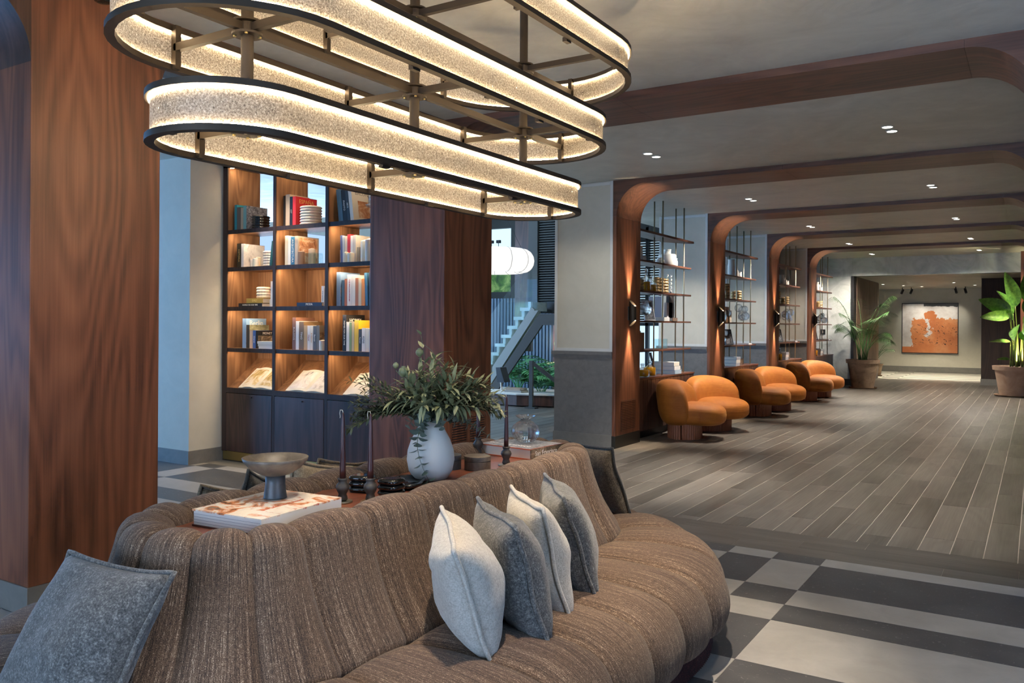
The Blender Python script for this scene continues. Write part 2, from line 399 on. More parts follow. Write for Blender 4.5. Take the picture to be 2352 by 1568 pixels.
flat_piece('tile', M['skirting'], -7.06, -4.86, 5.43, 5.70)
# plank border of three courses under the first arch
for k in range(3):
    y = 5.27 + .18*k; x = -4.05 + .37*k
    flat_piece('plank', M['plank_x'], -4.05, max(x, -4.04), y, y+.18, .002) if k else None
    while x < 2.4:
        flat_piece('plank', M['plank_x'], x, min(x+1.2, 2.5), y, y+.18, .002); x += 1.2
# planks along the corridor; the 260 that show largest are pieces, the far ones one field
PL = []
rng = random.Random(3)
def plank_run(x0, x1, y0, y1):
    x = x0
    while x < x1-.03:
        y = y0 - rng.random()*1.1; xe = min(x+.18, x1)
        while y < y1:
            a, b = max(y, y0), min(y+1.2, y1)
            if b-a > .05:
                d = Vector(((x+xe)/2, (a+b)/2, 0)) - Vector((0, 0, 1.4)); dep = d.dot(fw)
                sx = d.dot(r0)/max(dep, .1)
                vis = dep > 0 and -.66 < sx < .64
                PL.append((0 if not vis else (xe-x)*(b-a)/dep**3, x, xe, a, b))
            y += 1.2
        x += .18
plank_run(-4.05, 2.97, 5.81, 24.7)
plank_run(-8.4, -4.05, 6.15, 12.9)
PL.sort(reverse=True)
far = MB()
for i, (w, x0, x1, y0, y1) in enumerate(PL):
    if i < 260: flat_piece('plank', M['plank'], x0, x1, y0, y1, .0055)
    else: far.box(x0+.0028, x1-.0028, y0+.0028, y1-.0028, -.003, 0)
fo = far.build('plank_field', M['plank'], floor); tag(fo, kind='stuff')
hall = MB().box(-9, 3, 24.7, 29.2, -.10, 0).build('floor_hall', M['tile_stripe']); tag(hall, label='striped pale tile floor of the far hall', kind='structure')

# ---- ceilings
cl = MB().box(-13, 3, -5, 9.4, ZC, ZC+.2).box(-5.4, 3, 9.4, 21.2, ZC, ZC+.2).build('ceiling', M['ceiling']); tag(cl, 'polished plaster ceiling over the lobby', kind='structure')
c2 = MB().box(-9, 3, 21.5, 29.2, 2.62, 2.8).build('ceiling_hall', M['ceiling']); tag(c2, 'lower plaster ceiling of the far hall', kind='structure')
c3 = MB().box(-13, -5.4, 9.4, 17.4, 4.6, 4.8).box(-13, -5.4, 9.3, 9.4, ZC+.2, 4.6).box(-5.4, -5.3, 9.4, 17.4, ZC+.2, 4.6).build('ceiling_atrium', M['white_wall']); tag(c3, 'pale ceiling of the stair atrium', kind='structure')

# ---- outer walls
w = MB().box(-13, -4.9, -5.1, -5, 0, .3).box(-13, -4.9, -5.1, -5, .3, ZC).box(-4.9, .5, -5.1, -5, 0, .35).box(-4.9, .5, -5.1, -5, 2.85, ZC).box(.5, 3, -5.1, -5, 0, ZC).build('wall_back', M['wall_plain']); tag(w, 'plain wall with a window behind the camera', kind='structure')
w = MB().box(3, 3.1, -5, -1.4, 0, ZC).box(3, 3.1, 3.8, 29.2, 0, ZC).box(3, 3.1, -1.4, 3.8, 0, .4).box(3, 3.1, -1.4, 3.8, 2.6, ZC).build('wall_right', M['walnut_dark']); tag(w, 'dark wood wall with an added light opening beyond the row of columns', kind='structure')  # window opening made up to let the added fill light in
w = MB().box(-13.1, -13, -5, .4, 0, ZC).box(-13.1, -13, .4, 13.5, 0, .4).box(-13.1, -13, .4, 13.5, 3.3, 4.6).box(-13.1, -13, 13.5, 17.4, 0, 4.6).build('wall_left', M['white_wall']); tag(w, 'outer atrium wall with tall windows', kind='structure')

# ---- wall beside the bookcase
w = box('wall_bookcase_side', M['cream'], -9.0, -7.07, 5.26, 6.12, .0, ZC); tag(w, 'cream plaster wall left of the lit bookcase', kind='structure')
bb = MB().box(-9.0, -7.055, 5.245, 5.262, 0, .135).box(-7.072, -7.055, 5.26, 5.66, 0, .135).build('baseboard_bookcase', M['skirting']); tag(bb, 'grey stone baseboard left of the bookcase', kind='structure')

# ---- wood columns, pillars, arches
def grille(parent, x0, x1, y0, y1, z0, z1, n, face='x'):
    if face == 'x':
        MB().box(x1-.004, x1+.0012, y0, y1, z0, z1).build('grille_recess', M['black'], parent)
        me = MB().box(0, .005, 0, y1-y0, 0, (z1-z0)/n*.55).mesh('grille_slat'); me.materials.append(M['walnut'])
        for k in range(n): newobj('grille_slat', me, None, parent, Vector((x1+.001, y0, z0+(k+.2)*(z1-z0)/n))-parent.location)
def wood_column(y, label, h=ZC):
    c = thing('column', label, 'column', (XB, y, 0), kind='structure')
    MB().box(XB, XL, y, y+LD, .135, h).build('veneer_shaft', M['walnut'], c, bevel=.004)
    MB().box(XB-.006, XL+.006, y-.006, y+LD+.006, 0, .135).build('stone_base', M['skirting'], c, bevel=.002)
    return c
c0 = wood_column(2.13, 'big walnut veneer column in front, left of the sofa')
c1 = wood_column(5.40, 'walnut column between the bookcase and the stair')
grille(c1, 0, XL, 5.52, 5.72, .17, .62, 22); grille(c1, 0, XL, 5.78, 5.99, .17, .62, 22)

def arc(cx, cz, r, a0, a1, n=14): return [(cx+r*math.cos(a0+(a1-a0)*i/n), cz+r*math.sin(a0+(a1-a0)*i/n)) for i in range(n+1)]
# longitudinal beams along the column line (curved at both ends)
def long_beam(y0, y1, label):
    b = thing('beam', label, 'beam', (XB, y0, ZS), kind='structure')
    prof = [(y0, ZS-RAD), (y0, ZC), (y1, ZC), (y1, ZS-RAD)] + arc(y1-RAD, ZS-RAD, RAD, 0, PI/2)[1:] + arc(y0+RAD, ZS-RAD, RAD, PI/2, PI)[:-1]
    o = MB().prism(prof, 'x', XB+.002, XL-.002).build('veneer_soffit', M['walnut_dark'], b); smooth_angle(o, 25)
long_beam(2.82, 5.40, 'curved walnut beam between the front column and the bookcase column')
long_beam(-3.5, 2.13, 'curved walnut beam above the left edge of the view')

def arch(i, y):
    nm = ['first', 'second', 'third', 'fourth', 'fifth'][i]
    a = thing('arch', f'{nm} rounded walnut arch across the corridor, counted from the chandelier', 'arch', (XL, y, 0), kind='structure')
    t = .04
    solid = i >= 1
    x0 = XL-t
    if solid:
        MB().box(x0, XL, y, y+LD, .14, ZS-RAD).build('leg_panel', M['walnut'], a, bevel=.003)
        MB().box(x0-.002, XL+.006, y-.006, y+LD+.006, 0, .14).build('bronze_base', M['bronze_dark'], a, bevel=.002)
    for sgn, xw in ((1, XL), (-1, XR)):
        pts = arc(sgn*RAD, ZS-RAD, RAD, PI if sgn > 0 else 0, PI/2)
        poly = [(xw+px, pz) for px, pz in pts] + [(xw+sgn*RAD, ZC), (xw-sgn*t, ZC), (xw-sgn*t, ZS-RAD)]
        o = MB().prism(poly, 'y', y, y+LD).build('curved_corner', M['walnut_x'], a); smooth_angle(o, 25)
    cuts = [XL+RAD, -2.2, XR-RAD] if i else [XL+RAD, -2.52, XR-RAD]
    for k in range(2):
        MB().box(cuts[k]+.001, cuts[k+1]-.001, y, y+LD, ZS, ZC).build('soffit_panel', M['walnut_x'], a)
    # right hand leg
    MB().box(XR, XR+.8, y, y+LD, 0, ZC).build('right_leg', M['walnut'], a)
    if solid: grille(a, 0, XL, y+.16, y+.56, .18, .53, 18 if i < 3 else 8)
for i, y in enumerate(ARCH_Y): arch(i, y)
tag(MB().box(XR, XR+.8, 2.13, 2.82, 0, ZC).build('column_right', M['walnut']), 'walnut column beside the camera', kind='structure')

def pillar(i, y):
    nm = ['first', 'second', 'third', 'fourth'][i]
    p = thing('pillar', f'{nm} cream panelled pillar with grey stone wainscot along the corridor', 'pillar', (XB, y, 0), kind='structure')
    x0, x1 = XB, XL-.041
    MB().box(x0, x1, y+.006, y+LD, 1.10, ZC).build('plaster_shaft', M['cream'], p)
    MB().box(x0, x1, y+.004, y+LD, .15, 1.06).build('wainscot', M['wainscot'], p)
    MB().box(x0-.03, x1, y-.022, y+LD, 1.06, 1.10).box(x0-.018, x1, y-.012, y+LD, 1.035, 1.06).box(x0-.01, x1, y-.004, y+LD, 1.015, 1.035).build('wainscot_cap', M['wainscot'], p)
    MB().box(x0-.008, x1, y-.008, y+LD, 0, .15).build('skirting', M['skirting'], p, bevel=.002)
    fr = .035
    for b in ((x0, x0+fr, 1.10, ZC), (x1-fr, x1, 1.10, ZC), (x0+fr, x1-fr, 1.10, 1.10+fr), (x0+fr, x1-fr, ZC-fr-.01, ZC-.01)):
        MB().box(b[0], b[1], y-.004, y+.008, b[2], b[3]).build('panel_moulding', M['white_wall'], p, bevel=.003)
for i, y in enumerate(ARCH_Y[1:]): pillar(i, y)

# ---- end of the corridor
w = MB().box(-5.4, -3.72, 21.2, 21.5, 0, ZC).box(-3.72, 3, 21.2, 21.5, 2.62, ZC).build('wall_end_portal', M['marble']); tag(w, 'pale polished stone wall and lintel at the end of the corridor', kind='structure')
for k, (a, b) in enumerate(((-5.35, -4.55), (-4.545, -3.74))):
    for j, (z0, z1) in enumerate(((.16, .98), (.985, 1.80), (1.805, 2.61), (2.615, ZC))):
        MB().box(a, b, 21.19, 21.203, z0, z1).build('stone_panel', M['marble'], w, bevel=.002)
t = MB().box(-3.76, -3.70, 21.16, 21.52, 0, 2.62).build('trim_1', M['black']); tag(t, 'black door jamb at the end of the corridor', kind='structure')
t = MB().box(-5.35, -3.76, 21.15, 21.20, 0, .16).build('baseboard_end', M['black']); tag(t, 'dark baseboard under the polished stone', kind='structure')
w = MB().box(-3.85, -3.70, 21.5, 24.8, 0, 2.62).build('wall_passage', M['walnut_dark']); tag(w, 'vertical wood panelling of the far passage', kind='structure')
me = MB().box(0, .012, 0, .36, .14, 2.60).mesh('wood_panel'); me.materials.append(wood('pale walnut panel', (.07, .045, .03), (.17, .11, .075), (.26, .18, .12), 'z', .45))
for k in range(9): newobj('wood_panel', me, None, w, (-3.70, 21.5+.366*k, 0))
w = MB().box(-9, 3, 29.0, 29.2, 0, 2.62).build('wall_end', M['cream']); tag(w, 'cream end wall behind the abstract painting', kind='structure')
t = MB().box(-9, 3, 28.97, 29.0, 0, .18).build('baseboard_end_wall', M['skirting']); tag(t, 'grey baseboard of the end wall', kind='structure')
w = MB().box(-1.16, 3, 23.5, 29.0, .15, 2.62).build('wall_end_right', M['dark_frame']); tag(w, 'near black wood wall right of the painting', kind='structure')
for k in range(3): MB().box(-1.155+.40*k, -.765+.40*k, 23.485, 23.50, .15, 2.61).build('wood_panel', M['dark_frame'], w)
t = MB().box(-1.17, 3, 23.47, 29, 0, .15).build('baseboard_end_right', M['skirting']); tag(t, 'grey baseboard of the dark wall', kind='structure')
w = MB().box(-.30, .8, 20.9, 21.2, 0, ZC).build('wall_end_pier', M['walnut']); tag(w, 'walnut pier at the right of the end portal', kind='structure')
w = MB().box(-9.2, -9, 24.8, 29.2, 0, 2.62).build('wall_hall_left', M['cream']); tag(w, 'side wall of the far hall', kind='structure')

# ---- atrium shell seen between the columns
w = MB().box(-13, -10.75, 17.0, 17.4, 0, 2.2).box(-10.75, -5.4, 17.0, 17.4, 0, 4.6).box(-13, -10.75, 17.0, 17.4, 2.75, 3.15).box(-13, -10.75, 17, 17.4, 3.75, 4.6).build('wall_atrium', M['stair_metal']); tag(w, 'grey rear wall of the stair atrium with two window slots', kind='structure')
# ================================================================== bookcase
BK = thing('bookcase', 'tall lit walnut bookcase with three bays between cream wall and column', 'bookcase', (-5.95, 5.65, 0))
YF, YBK = 5.65, 6.06
bays = [(-6.986, -6.314), (-6.278, -5.612), (-5.574, -4.91)]
SHELF = [2.345, 1.965, 1.565, 1.148]
ROW_TOP = [2.98, 2.318, 1.938, 1.538, 1.121]
for x0, x1 in ((-7.05, -6.986), (-6.314, -6.278), (-5.612, -5.574), (-4.91, -4.87)):
    MB().box(x0, x1, YF, YBK, .10, 3.0).build('upright', M['oak_warm'], BK)
    MB().box(x0, x1, YF-.012, YF, .10, 3.0).build('upright_edge', M['dark_frame'], BK)
MB().box(-7.05, -4.87, YF, YBK, 2.98, 3.05).build('header', M['oak_warm'], BK)
MB().box(-7.05, -4.87, YF-.012, YF, 2.98, 3.05).build('header_edge', M['dark_frame'], BK)
for x0, x1 in bays:
    for z in SHELF:
        s = MB().box(x0, x1, YF+.01, YBK, z-.027, z).build('shelf', M['oak_warm'], BK)
        e = MB().box(x0, x1, YF-.004, YF+.01, z-.04, z).build('shelf_edge', M['dark_frame'], s)
        e.location = -Vector(s.location) if False else e.location
    MB().box(x0, x1, YBK-.015, YBK, .10, 1.938).build('back_panel', M['oak_warm'], BK)
    # sloping ledge for an open book
    MB().raw([(x0, YF+.01, .735), (x1, YF+.01, .735), (x1, YBK-.02, 1.03), (x0, YBK-.02, 1.03), (x0, YF+.01, .70), (x1, YF+.01, .70), (x1, YBK-.02, .70), (x0, YBK-.02, .70)],
             [(0, 1, 2, 3), (4, 7, 6, 5), (0, 4, 5, 1), (1, 5, 6, 2), (2, 6, 7, 3), (3, 7, 4, 0)]).build('book_ledge', M['oak_warm'], BK)
    MB().box(x0, x1, YF-.012, YF+.012, .695, .745).build('ledge_lip', M['dark_frame'], BK)
    d = MB().box(x0+.004, x1-.004, YF-.014, YF+.008, .105, .69).build('door', M['walnut_dark'], BK, bevel=.002)
    MB().lathe([(.006, 0), (.006, .012), (.004, .014)], 10).build('knob', M['black'], d, world=False)
    d.children[0].location = ((x0+x1)/2 - BK.location.x + .05, YF-.014-BK.location.y, .66); d.children[0].rotation_euler = (PI/2, 0, 0)
MB().box(-7.04, -4.87, YF-.004, YF+.02, .012, .10).build('plinth', M['brass'], BK)
led = emit('led strip warm', (1, .70, .38), 14)
for bi, (x0, x1) in enumerate(bays):
    for ri, z in enumerate(ROW_TOP):
        MB().box(x0+.01, x1-.01, YF+.012, YF+.018, z-.006, z-.001).build('led_strip', led, BK)
        light('shelf_light', 'AREA', ((x0+x1)/2, YF+.030, z-.012), 1.15 if ri < 4 else .62, (1, .78, .52), ((x0+x1)/2, YF+.20, z-.25), x1-x0-.06, .02)
# small cylindrical spots on the header
for k, x in enumerate((-6.92, -6.70)):
    o = MB().lathe([(.022, 0), (.022, .07), (.018, .075)], 14).build('spot_can', M['black'], None)
    o.location = (x, 5.55, 2.975); tag(o, f'small black ceiling spot above the left bay of the bookcase, {"left" if k == 0 else "right"} one', 'spotlight', 'spots above the bookcase')

# ------------------------------------------------------------------ books
BAY = ['left', 'middle', 'right']; ROW = ['top', 'second', 'third', 'fourth']
def book(label, x, t, h, d, col, z, y=5.70, lean=0, ry=0, pages=True, title=None, tcol=None, cover=None, ccol=None, csize=.03, group='books in the lit bookcase', rz=0, tsize=None):
    """upright book: spine towards -Y, boards on +-X; x is the left side at the foot"""
    b = thing('book', label, 'book', (x+t/2, y, z), 0, group); b.rotation_euler = (0, lean, rz)
    mt = col if not isinstance(col, tuple) else C(*col); c = .0035
    MB().box(-t/2, t/2, 0, c, 0, h).box(-t/2, -t/2+c, c, d, 0, h).box(t/2-c, t/2, c, d, 0, h).build('cover', mt, b, world=False)
    MB().box(-t/2+c, t/2-c, c, d-.006, .004, h-.004).build('pages', M['page'], b, world=False)
    if title:
        s = tsize or min(t*.62, .03); text(title, s, C(*(tcol or (.8, .78, .7))), b, (0, -.0012, h*.5), (PI/2, PI/2, 0))
    if cover:
        text(cover, csize, C(*(ccol or (.85, .82, .75))), b, (t/2+.001, d*.5, h*.84), (PI/2, 0, PI/2))
    return b
def picture(b, t, d, h, col, y0=.15, y1=.85, z0=.15, z1=.7):
    MB().box(t/2, t/2+.0015, d*y0, d*y1, h*z0, h*z1).build('cover_picture', col if not isinstance(col, tuple) else C(*col), b, world=False)
def print_mat(name, stops, scale):
    m = Mat(name); m.base(m.ramp(m.noise(m.coords('obj'), scale, 5, .65, 1.0), stops)).set(Roughness=.4); return m.m
M['print_grey'] = print_mat('grey photo print', [(.35, (.05, .05, .055)), (.55, (.28, .28, .30)), (.7, (.6, .6, .6))], 40)
M['print_warm'] = print_mat('warm photo print', [(.3, (.20, .06, .025)), (.5, (.52, .24, .11)), (.7, (.76, .60, .44))], 12)
M['print_city'] = print_mat('city photo print', [(.3, (.10, .10, .13)), (.5, (.42, .40, .42)), (.7, (.72, .50, .35))], 22)
M['print_land'] = print_mat('painting print', [(.3, (.10, .07, .03)), (.45, (.46, .33, .12)), (.6, (.70, .66, .58)), (.75, (.30, .28, .26))], 9)
M['print_ink'] = print_mat('ink print', [(.34, (.10, .09, .10)), (.44, (.62, .58, .55)), (.6, (.80, .77, .73))], 7)
M['print_brown'] = print_mat('dark portrait print', [(.35, (.035, .03, .02)), (.55, (.20, .15, .10)), (.72, (.55, .42, .30))], 16)
M['print_green'] = print_mat('green portrait print', [(.35, (.10, .10, .05)), (.6, (.33, .33, .20)), (.75, (.55, .42, .30))], 10)
WHT = (.74, .72, .68); BLK = (.012, .012, .013)
def lab(desc, r, b): return f'{desc}, {ROW[r]} shelf of the bookcase, {BAY[b]} bay'
def R(r, b, items, x=None):
    """items: (desc, thickness, height, depth, colour, extras)"""
    for it in items:
        desc, xx, t, h, d, col = it[:6]; kw = it[6] if len(it) > 6 else {}
        pic = kw.pop('pic', None)
        bb = book(lab(desc, r, b), bays[b][0]+xx, t, h, d, col, SHELF[r]+.0005, **kw)
        if pic: picture(bb, t, d, h, *pic) if isinstance(pic, tuple) else picture(bb, t, d, h, pic)
# top shelf
R(0, 0, [('tall teal book', .035, .035, .262, .22, (.02, .25, .30)), ('taupe book', .072, .055, .235, .24, (.12, .10, .085)), ('sand coloured book', .130, .035, .225, .22, (.42, .34, .24)),
         ('pale teal spined book with grey photo cover', .168, .045, .245, .27, (.16, .36, .36), dict(pic=(M['print_grey'], 0, 1, 0, 1))),
         ('thin orange book at the back', .49, .02, .22, .12, (.55, .16, .05), dict(y=5.92)), ('thin cream book at the back', .515, .022, .235, .12, (.62, .56, .45), dict(y=5.92)),
         ('thin grey book at the back', .542, .024, .225, .12, (.32, .32, .31), dict(y=5.92)), ('thin rust book at the back', .57, .022, .22, .12, (.42, .12, .05), dict(y=5.92)), ('thin white book at the back', .597, .03, .225, .12, WHT, dict(y=5.92))])
R(0, 1, [('tall thin black book', .04, .028, .30, .22, BLK), ('tall beige book', .071, .055, .31, .26, (.48, .38, .27)), ('black spined book', .13, .035, .285, .24, BLK, dict(title='ART', tcol=(.6, .55, .4))),
         ('red travel book with gold title', .168, .042, .285, .28, (.62, .025, .03), dict(cover='ESPAÑA', csize=.055, ccol=(.75, .47, .12))),
         ('blue book at the back', .545, .045, .26, .12, (.03, .13, .38), dict(y=5.92)), ('white book at the back', .60, .04, .29, .12, WHT, dict(y=5.92))])
R(0, 2, [('blue grey book leaning left', .075, .055, .31, .24, (.10, .22, .32), dict(lean=-.13)), ('black book leaning left', .135, .045, .30, .24, (.015, .02, .025), dict(lean=-.13, title='PHOTO')),
         ('black and white book leaning left', .183, .035, .30, .24, (.04, .05, .055), dict(lean=-.13, title='ARTE')),
         ('white art book with framed portrait leaning left', .222, .04, .315, .27, (.74, .70, .60), dict(lean=-.13, cover='BACON', csize=.05, ccol=(.30, .30, .26), pic=(M['print_warm'], .28, .85, .12, .62)))])
# second shelf
R(1, 0, [('black and gold book', .075, .06, .245, .25, (.03, .025, .012), dict(title='HISTORIA', tcol=(.55, .40, .12))), ('white book with marbled cover', .14, .035, .24, .27, (.66, .65, .64), dict(pic=(M['print_ink'], 0, 1, 0, 1))),
         ('dark green book leaning right', .555, .03, .25, .22, (.02, .10, .10), dict(lean=.13))])
R(1, 1, [('tall cream book', .065, .04, .29, .25, (.66, .60, .46)), ('white cloth book', .108, .035, .28, .25, WHT), ('blue book', .147, .05, .275, .26, (.03, .16, .30), dict(title='ARQUITECTURA')),
         ('grey book with terracotta arch cover', .20, .04, .28, .28, (.40, .34, .28), dict(cover='MOVEMENT', csize=.03, ccol=(.78, .62, .42), pic=(M['print_warm'], .08, .92, .05, .95))),
         ('tall white book at the back', .56, .035, .25, .14, WHT, dict(y=5.90)), ('taller white book at the back', .60, .04, .32, .14, (.66, .65, .62), dict(y=5.90))])
R(1, 2, [('blue striped book', .10, .025, .255, .22, (.14, .18, .36), dict(lean=-.03)), ('pale blue book', .127, .022, .25, .22, (.52, .58, .64), dict(lean=-.03)), ('cream slim book', .151, .03, .245, .22, (.68, .60, .48)), ('red spined book', .183, .035, .26, .22, (.55, .03, .03)),
         ('white slim book', .222, .03, .245, .22, WHT), ('pale cover book', .256, .03, .25, .26, (.60, .55, .50), dict(pic=((.45, .10, .08), .3, .5, .45, .6)))])
# third shelf
R(2, 0, [('white upright book', .575, .06, .25, .24, WHT)])
R(2, 1, [('white upright slim book', .56, .035, .19, .2, WHT, dict(title='Arte brasileiro', tcol=(.05, .05, .05), tsize=.017)), ('white upright tall book', .605, .04, .25, .22, WHT)])
R(2, 2, [('tall blue city book', .05, .05, .315, .26, (.22, .36, .56), dict(pic=(M['print_city'], 0, 1, 0, .55))), ('slate blue book', .115, .035, .24, .22, (.06, .12, .17)), ('rust brown book', .152, .03, .25, .22, (.40, .13, .05)),
         ('thick white music book', .185, .055, .29, .24, WHT, dict(title='THE ROLLING STONES', tcol=(.5, .03, .05), tsize=.02)), ('white photo book', .243, .04, .28, .24, (.68, .65, .60)),
         ('terracotta book', .286, .035, .255, .22, (.45, .17, .07)), ('cream narrow book', .323, .035, .25, .22, (.68, .58, .40)), ('orange book', .361, .04, .245, .22, (.72, .27, .05)),
         ('blue book leaning', .41, .03, .30, .22, (.05, .17, .30), dict(lean=-.06)), ('black book with title letter', .448, .07, .305, .24, (.04, .04, .045), dict(cover='W', csize=.05, ccol=(.6, .5, .3)))])
# fourth shelf
R(3, 0, [('tall blue city book', .165, .055, .30, .26, (.24, .40, .60), dict(cover='Berlin', csize=.075, ccol=(.80, .80, .72), pic=(M['print_city'], 0, 1, 0, .6))), ('dark book with green portrait cover', .225, .045, .235, .25, (.05, .045, .04), dict(pic=(M['print_green'], 0, 1, 0, 1))),
         ('peach book', .274, .045, .18, .2, (.66, .48, .36)), ('blue paperback', .322, .04, .18, .2, (.06, .16, .45), dict(title='Chanel')),
         ('black art book with dark portrait cover', .366, .03, .178, .24, BLK, dict(cover='MONET', csize=.035, pic=(M['print_brown'], 0, 1, 0, .72)))])
R(3, 1, [('tall brown book', .175, .045, .31, .25, (.20, .09, .055), dict(title='BUILDING', tcol=(.6, .5, .4))), ('white tall book', .223, .04, .275, .25, (.70, .70, .68)), ('brown book under blue cloth cover', .268, .06, .27, .25, (.18, .11, .05), dict(title='TINO')),
         ('tan book', .331, .045, .235, .22, (.50, .32, .14)), ('white book with red letters', .379, .035, .232, .22, WHT, dict(title='Miquel', tcol=(.4, .05, .05))), ('cream book with orange letters', .417, .035, .234, .22, (.70, .66, .58), dict(title='El Camino', tcol=(.6, .25, .05))),
         ('black and white book', .455, .04, .23, .22, (.10, .10, .10), dict(title='Renoir')), ('dark portrait art book', .498, .04, .235, .26, (.16, .14, .11), dict(cover='Renoir', csize=.045, pic=(M['print_brown'], 0, 1, 0, .72)))])
R(3, 2, [('tall black book with white title', .13, .045, .335, .25, BLK, dict(title='HOMES FOR OUR TIME', tsize=.022, cover='HOMES', csize=.05)), ('white book', .178, .035, .27, .22, WHT), ('green spined book', .216, .025, .265, .22, (.22, .33, .14)), ('sand book', .244, .03, .27, .22, (.56, .44, .24)),
         ('yellow book', .277, .05, .285, .26, (.80, .50, .03)), ('black lettered white book', .33, .035, .205, .22, (.06, .06, .06), dict(title='Renoir')), ('white paperback', .368, .04, .215, .2, WHT, dict(title='KLINE', tcol=(.05, .05, .05))), ('cream paperback', .411, .04, .21, .2, (.70, .66, .56)),
         ('white slim paperback', .454, .03, .205, .2, WHT, dict(title='LA MER', tcol=(.5, .1, .05)))])
# lying books
def lying(label, x, y, z, w, d, t, col, title=None, tcol=None, rz=0, group='books lying in the bookcase', ts=None):
    b = thing('book', label, 'book', (x, y, z), rz, group); mt = C(*col) if isinstance(col, tuple) else col; c = .004
    MB().box(-w/2, w/2, -d/2, d/2, 0, c).box(-w/2, w/2, -d/2, d/2, t-c, t).box(-w/2, w/2, -d/2, -d/2+c, c, t-c).build('cover', mt, b, world=False)
    MB().box(-w/2+.005, w/2-.005, -d/2+c, d/2-.006, c, t-c).build('pages', M['page'], b, world=False)
    if title: text(title, ts or t*.62, C(*(tcol or (.8, .78, .7))), b, (0, -d/2-.001, t/2), (PI/2, 0, 0))
    return b
X0 = bays[0][0]
lying(lab('black book lying under the gold one', 2, 0), X0+.295, 5.81, SHELF[2], .345, .25, .036, BLK, 'HOMES FOR OUR TIME', ts=.022)
lying(lab('gold book lying on the black one', 2, 0), X0+.33, 5.81, SHELF[2]+.036, .24, .20, .05, (.42, .28, .06), 'DALI', (.65, .48, .16), ts=.034)
lying(lab('white book lying beside the gold one', 2, 0), X0+.52, 5.88, SHELF[2], .10, .2, .075, WHT)
lying(lab('dark blue book lying flat', 2, 1), bays[1][0]+.425, 5.80, SHELF[2], .33, .25, .036, (.012, .02, .045), 'MODA', ts=.03)
lying(lab('thin white box beside the dark blue book', 2, 1), bays[1][0]+.60, 5.90, SHELF[2], .05, .10, .03, WHT)
for k in range(3): lying(lab(['lowest', 'middle', 'uppermost'][k]+' of three white books lying flat', 3, 0), X0+.545-.01*k, 5.78, SHELF[3]+.0245*k, .23, .2, .024, (WHT, (.62, .60, .55), (.70, .68, .62))[k])
# open books on the ledges
def open_book(label, bay, mat, x, w, y=0):
    x0, x1 = bays[bay]; a = math.atan2(.295, .38)
    b = thing('open_book', label, 'book', (x0+x, YF+.02, .745), 0, 'open books on the sloping ledges'); b.rotation_euler = (a, 0, 0)
    for s in (-1, 1):
        P = [[(s*(i/8)*w/2, j*.30, .006+.022*math.sin(PI*min(1, i/8*1.15+.05))*(1-.25*i/8)) for j in range(2)] for i in range(9)]
        o = MB().grid(P).build('page_spread', M['page'], b, world=False, smooth=True)
        P = [[(s*(.10+.82*i/8)*w/2, .03+j*.235, .0085+.022*math.sin(PI*min(1, (.10+.82*i/8)*1.15+.05))*(1-.25*(.10+.82*i/8))) for j in range(2)] for i in range(9)]
        MB().grid(P).build('printed_plate', mat if (s < 0 or bay != 2) else M['page'], b, world=False, smooth=True)
        MB().box(min(0, s*w/2), max(0, s*w/2), 0, .30, 0, .008).build('page_block', M['page'], b, world=False)
open_book('open book with a brown landscape plate on the left ledge of the bookcase', 0, M['print_land'], .40, .50)
open_book('open book with an ink drawing on the middle ledge of the bookcase', 1, M['print_ink'], .40, .56)
open_book('open book with blank white pages on the right ledge of the bookcase', 2, M['page'], .42, .50)

# ------------------------------------------------------------------ ceramics, candles and glass in the bookcase
def ribbed(label, loc, r, h, n, mat, group='ribbed vases in the bookcase', beads=14):
    prof = [(r*.8, 0)]
    for k in range(n):
        for q in range(5): a = PI*(q+.5)/5; prof.append((r*(.86+.14*math.sin(a)), h*(k+(q+.5)/5)/n))
    prof += [(r*.8, h), (r*.70, h), (r*.68, h*.3), (0.0, h*.28)]
    o = MB().lathe(prof, beads*4, wob=lambda a, z: 1+.05*abs(math.cos(a*beads/2))).build('ribbed_vase', mat, None, smooth=True)
    o.location = loc; return tag(o, label, 'vase', group)
B0, B1, B2 = bays[0][0], bays[1][0], bays[2][0]
ribbed(lab('black beaded vase', 0, 0), (B0+.36, 5.76, SHELF[0]), .088, .135, 5, M['blackgloss'])
ribbed(lab('large cream beaded vase', 0, 1), (B1+.335, 5.78, SHELF[0]), .102, .185, 7, M['white_wax'])
ribbed(lab('cream beaded vase behind', 1, 0), (B0+.43, 5.86, SHELF[1]), .06, .155, 5, M['white_wax'])
ribbed(lab('cream beaded vase in front', 1, 0), (B0+.50, 5.75, SHELF[1]), .062, .155, 6, M['white_wax'])
ribbed(lab('cream ribbed vase on the lying books', 2, 0), (B0+.36, 5.80, SHELF[2]+.0865), .068, .115, 4, M['white_wax'])
def pillar_candle(label, loc, r, h, mat=None, group='ivory pillar candles in the bookcase'):
    c = thing('pillar_candle', label, 'candle', loc, 0, group)
    MB().lathe([(r, 0), (r, h*.93), (r*.9, h*.95), (r*.2, h)], 20).build('wax', mat or M['white_wax'], c, world=False, smooth=True); smooth_angle(c.children[0], 40)
    MB().tube([(0, 0, h*.99), (.001, 0, h*.99+.01)], .001, 5).build('wick', M['wick'], c, world=False); return c
pillar_candle(lab('short ivory candle before the beaded vases, left', 1, 0), (B0+.30, 5.71, SHELF[1]), .028, .075)
pillar_candle(lab('short ivory candle before the beaded vases, right', 1, 0), (B0+.365, 5.69, SHELF[1]), .028, .085)
pillar_candle(lab('ivory candle behind the short pair', 1, 0), (B0+.29, 5.79, SHELF[1]), .028, .11)
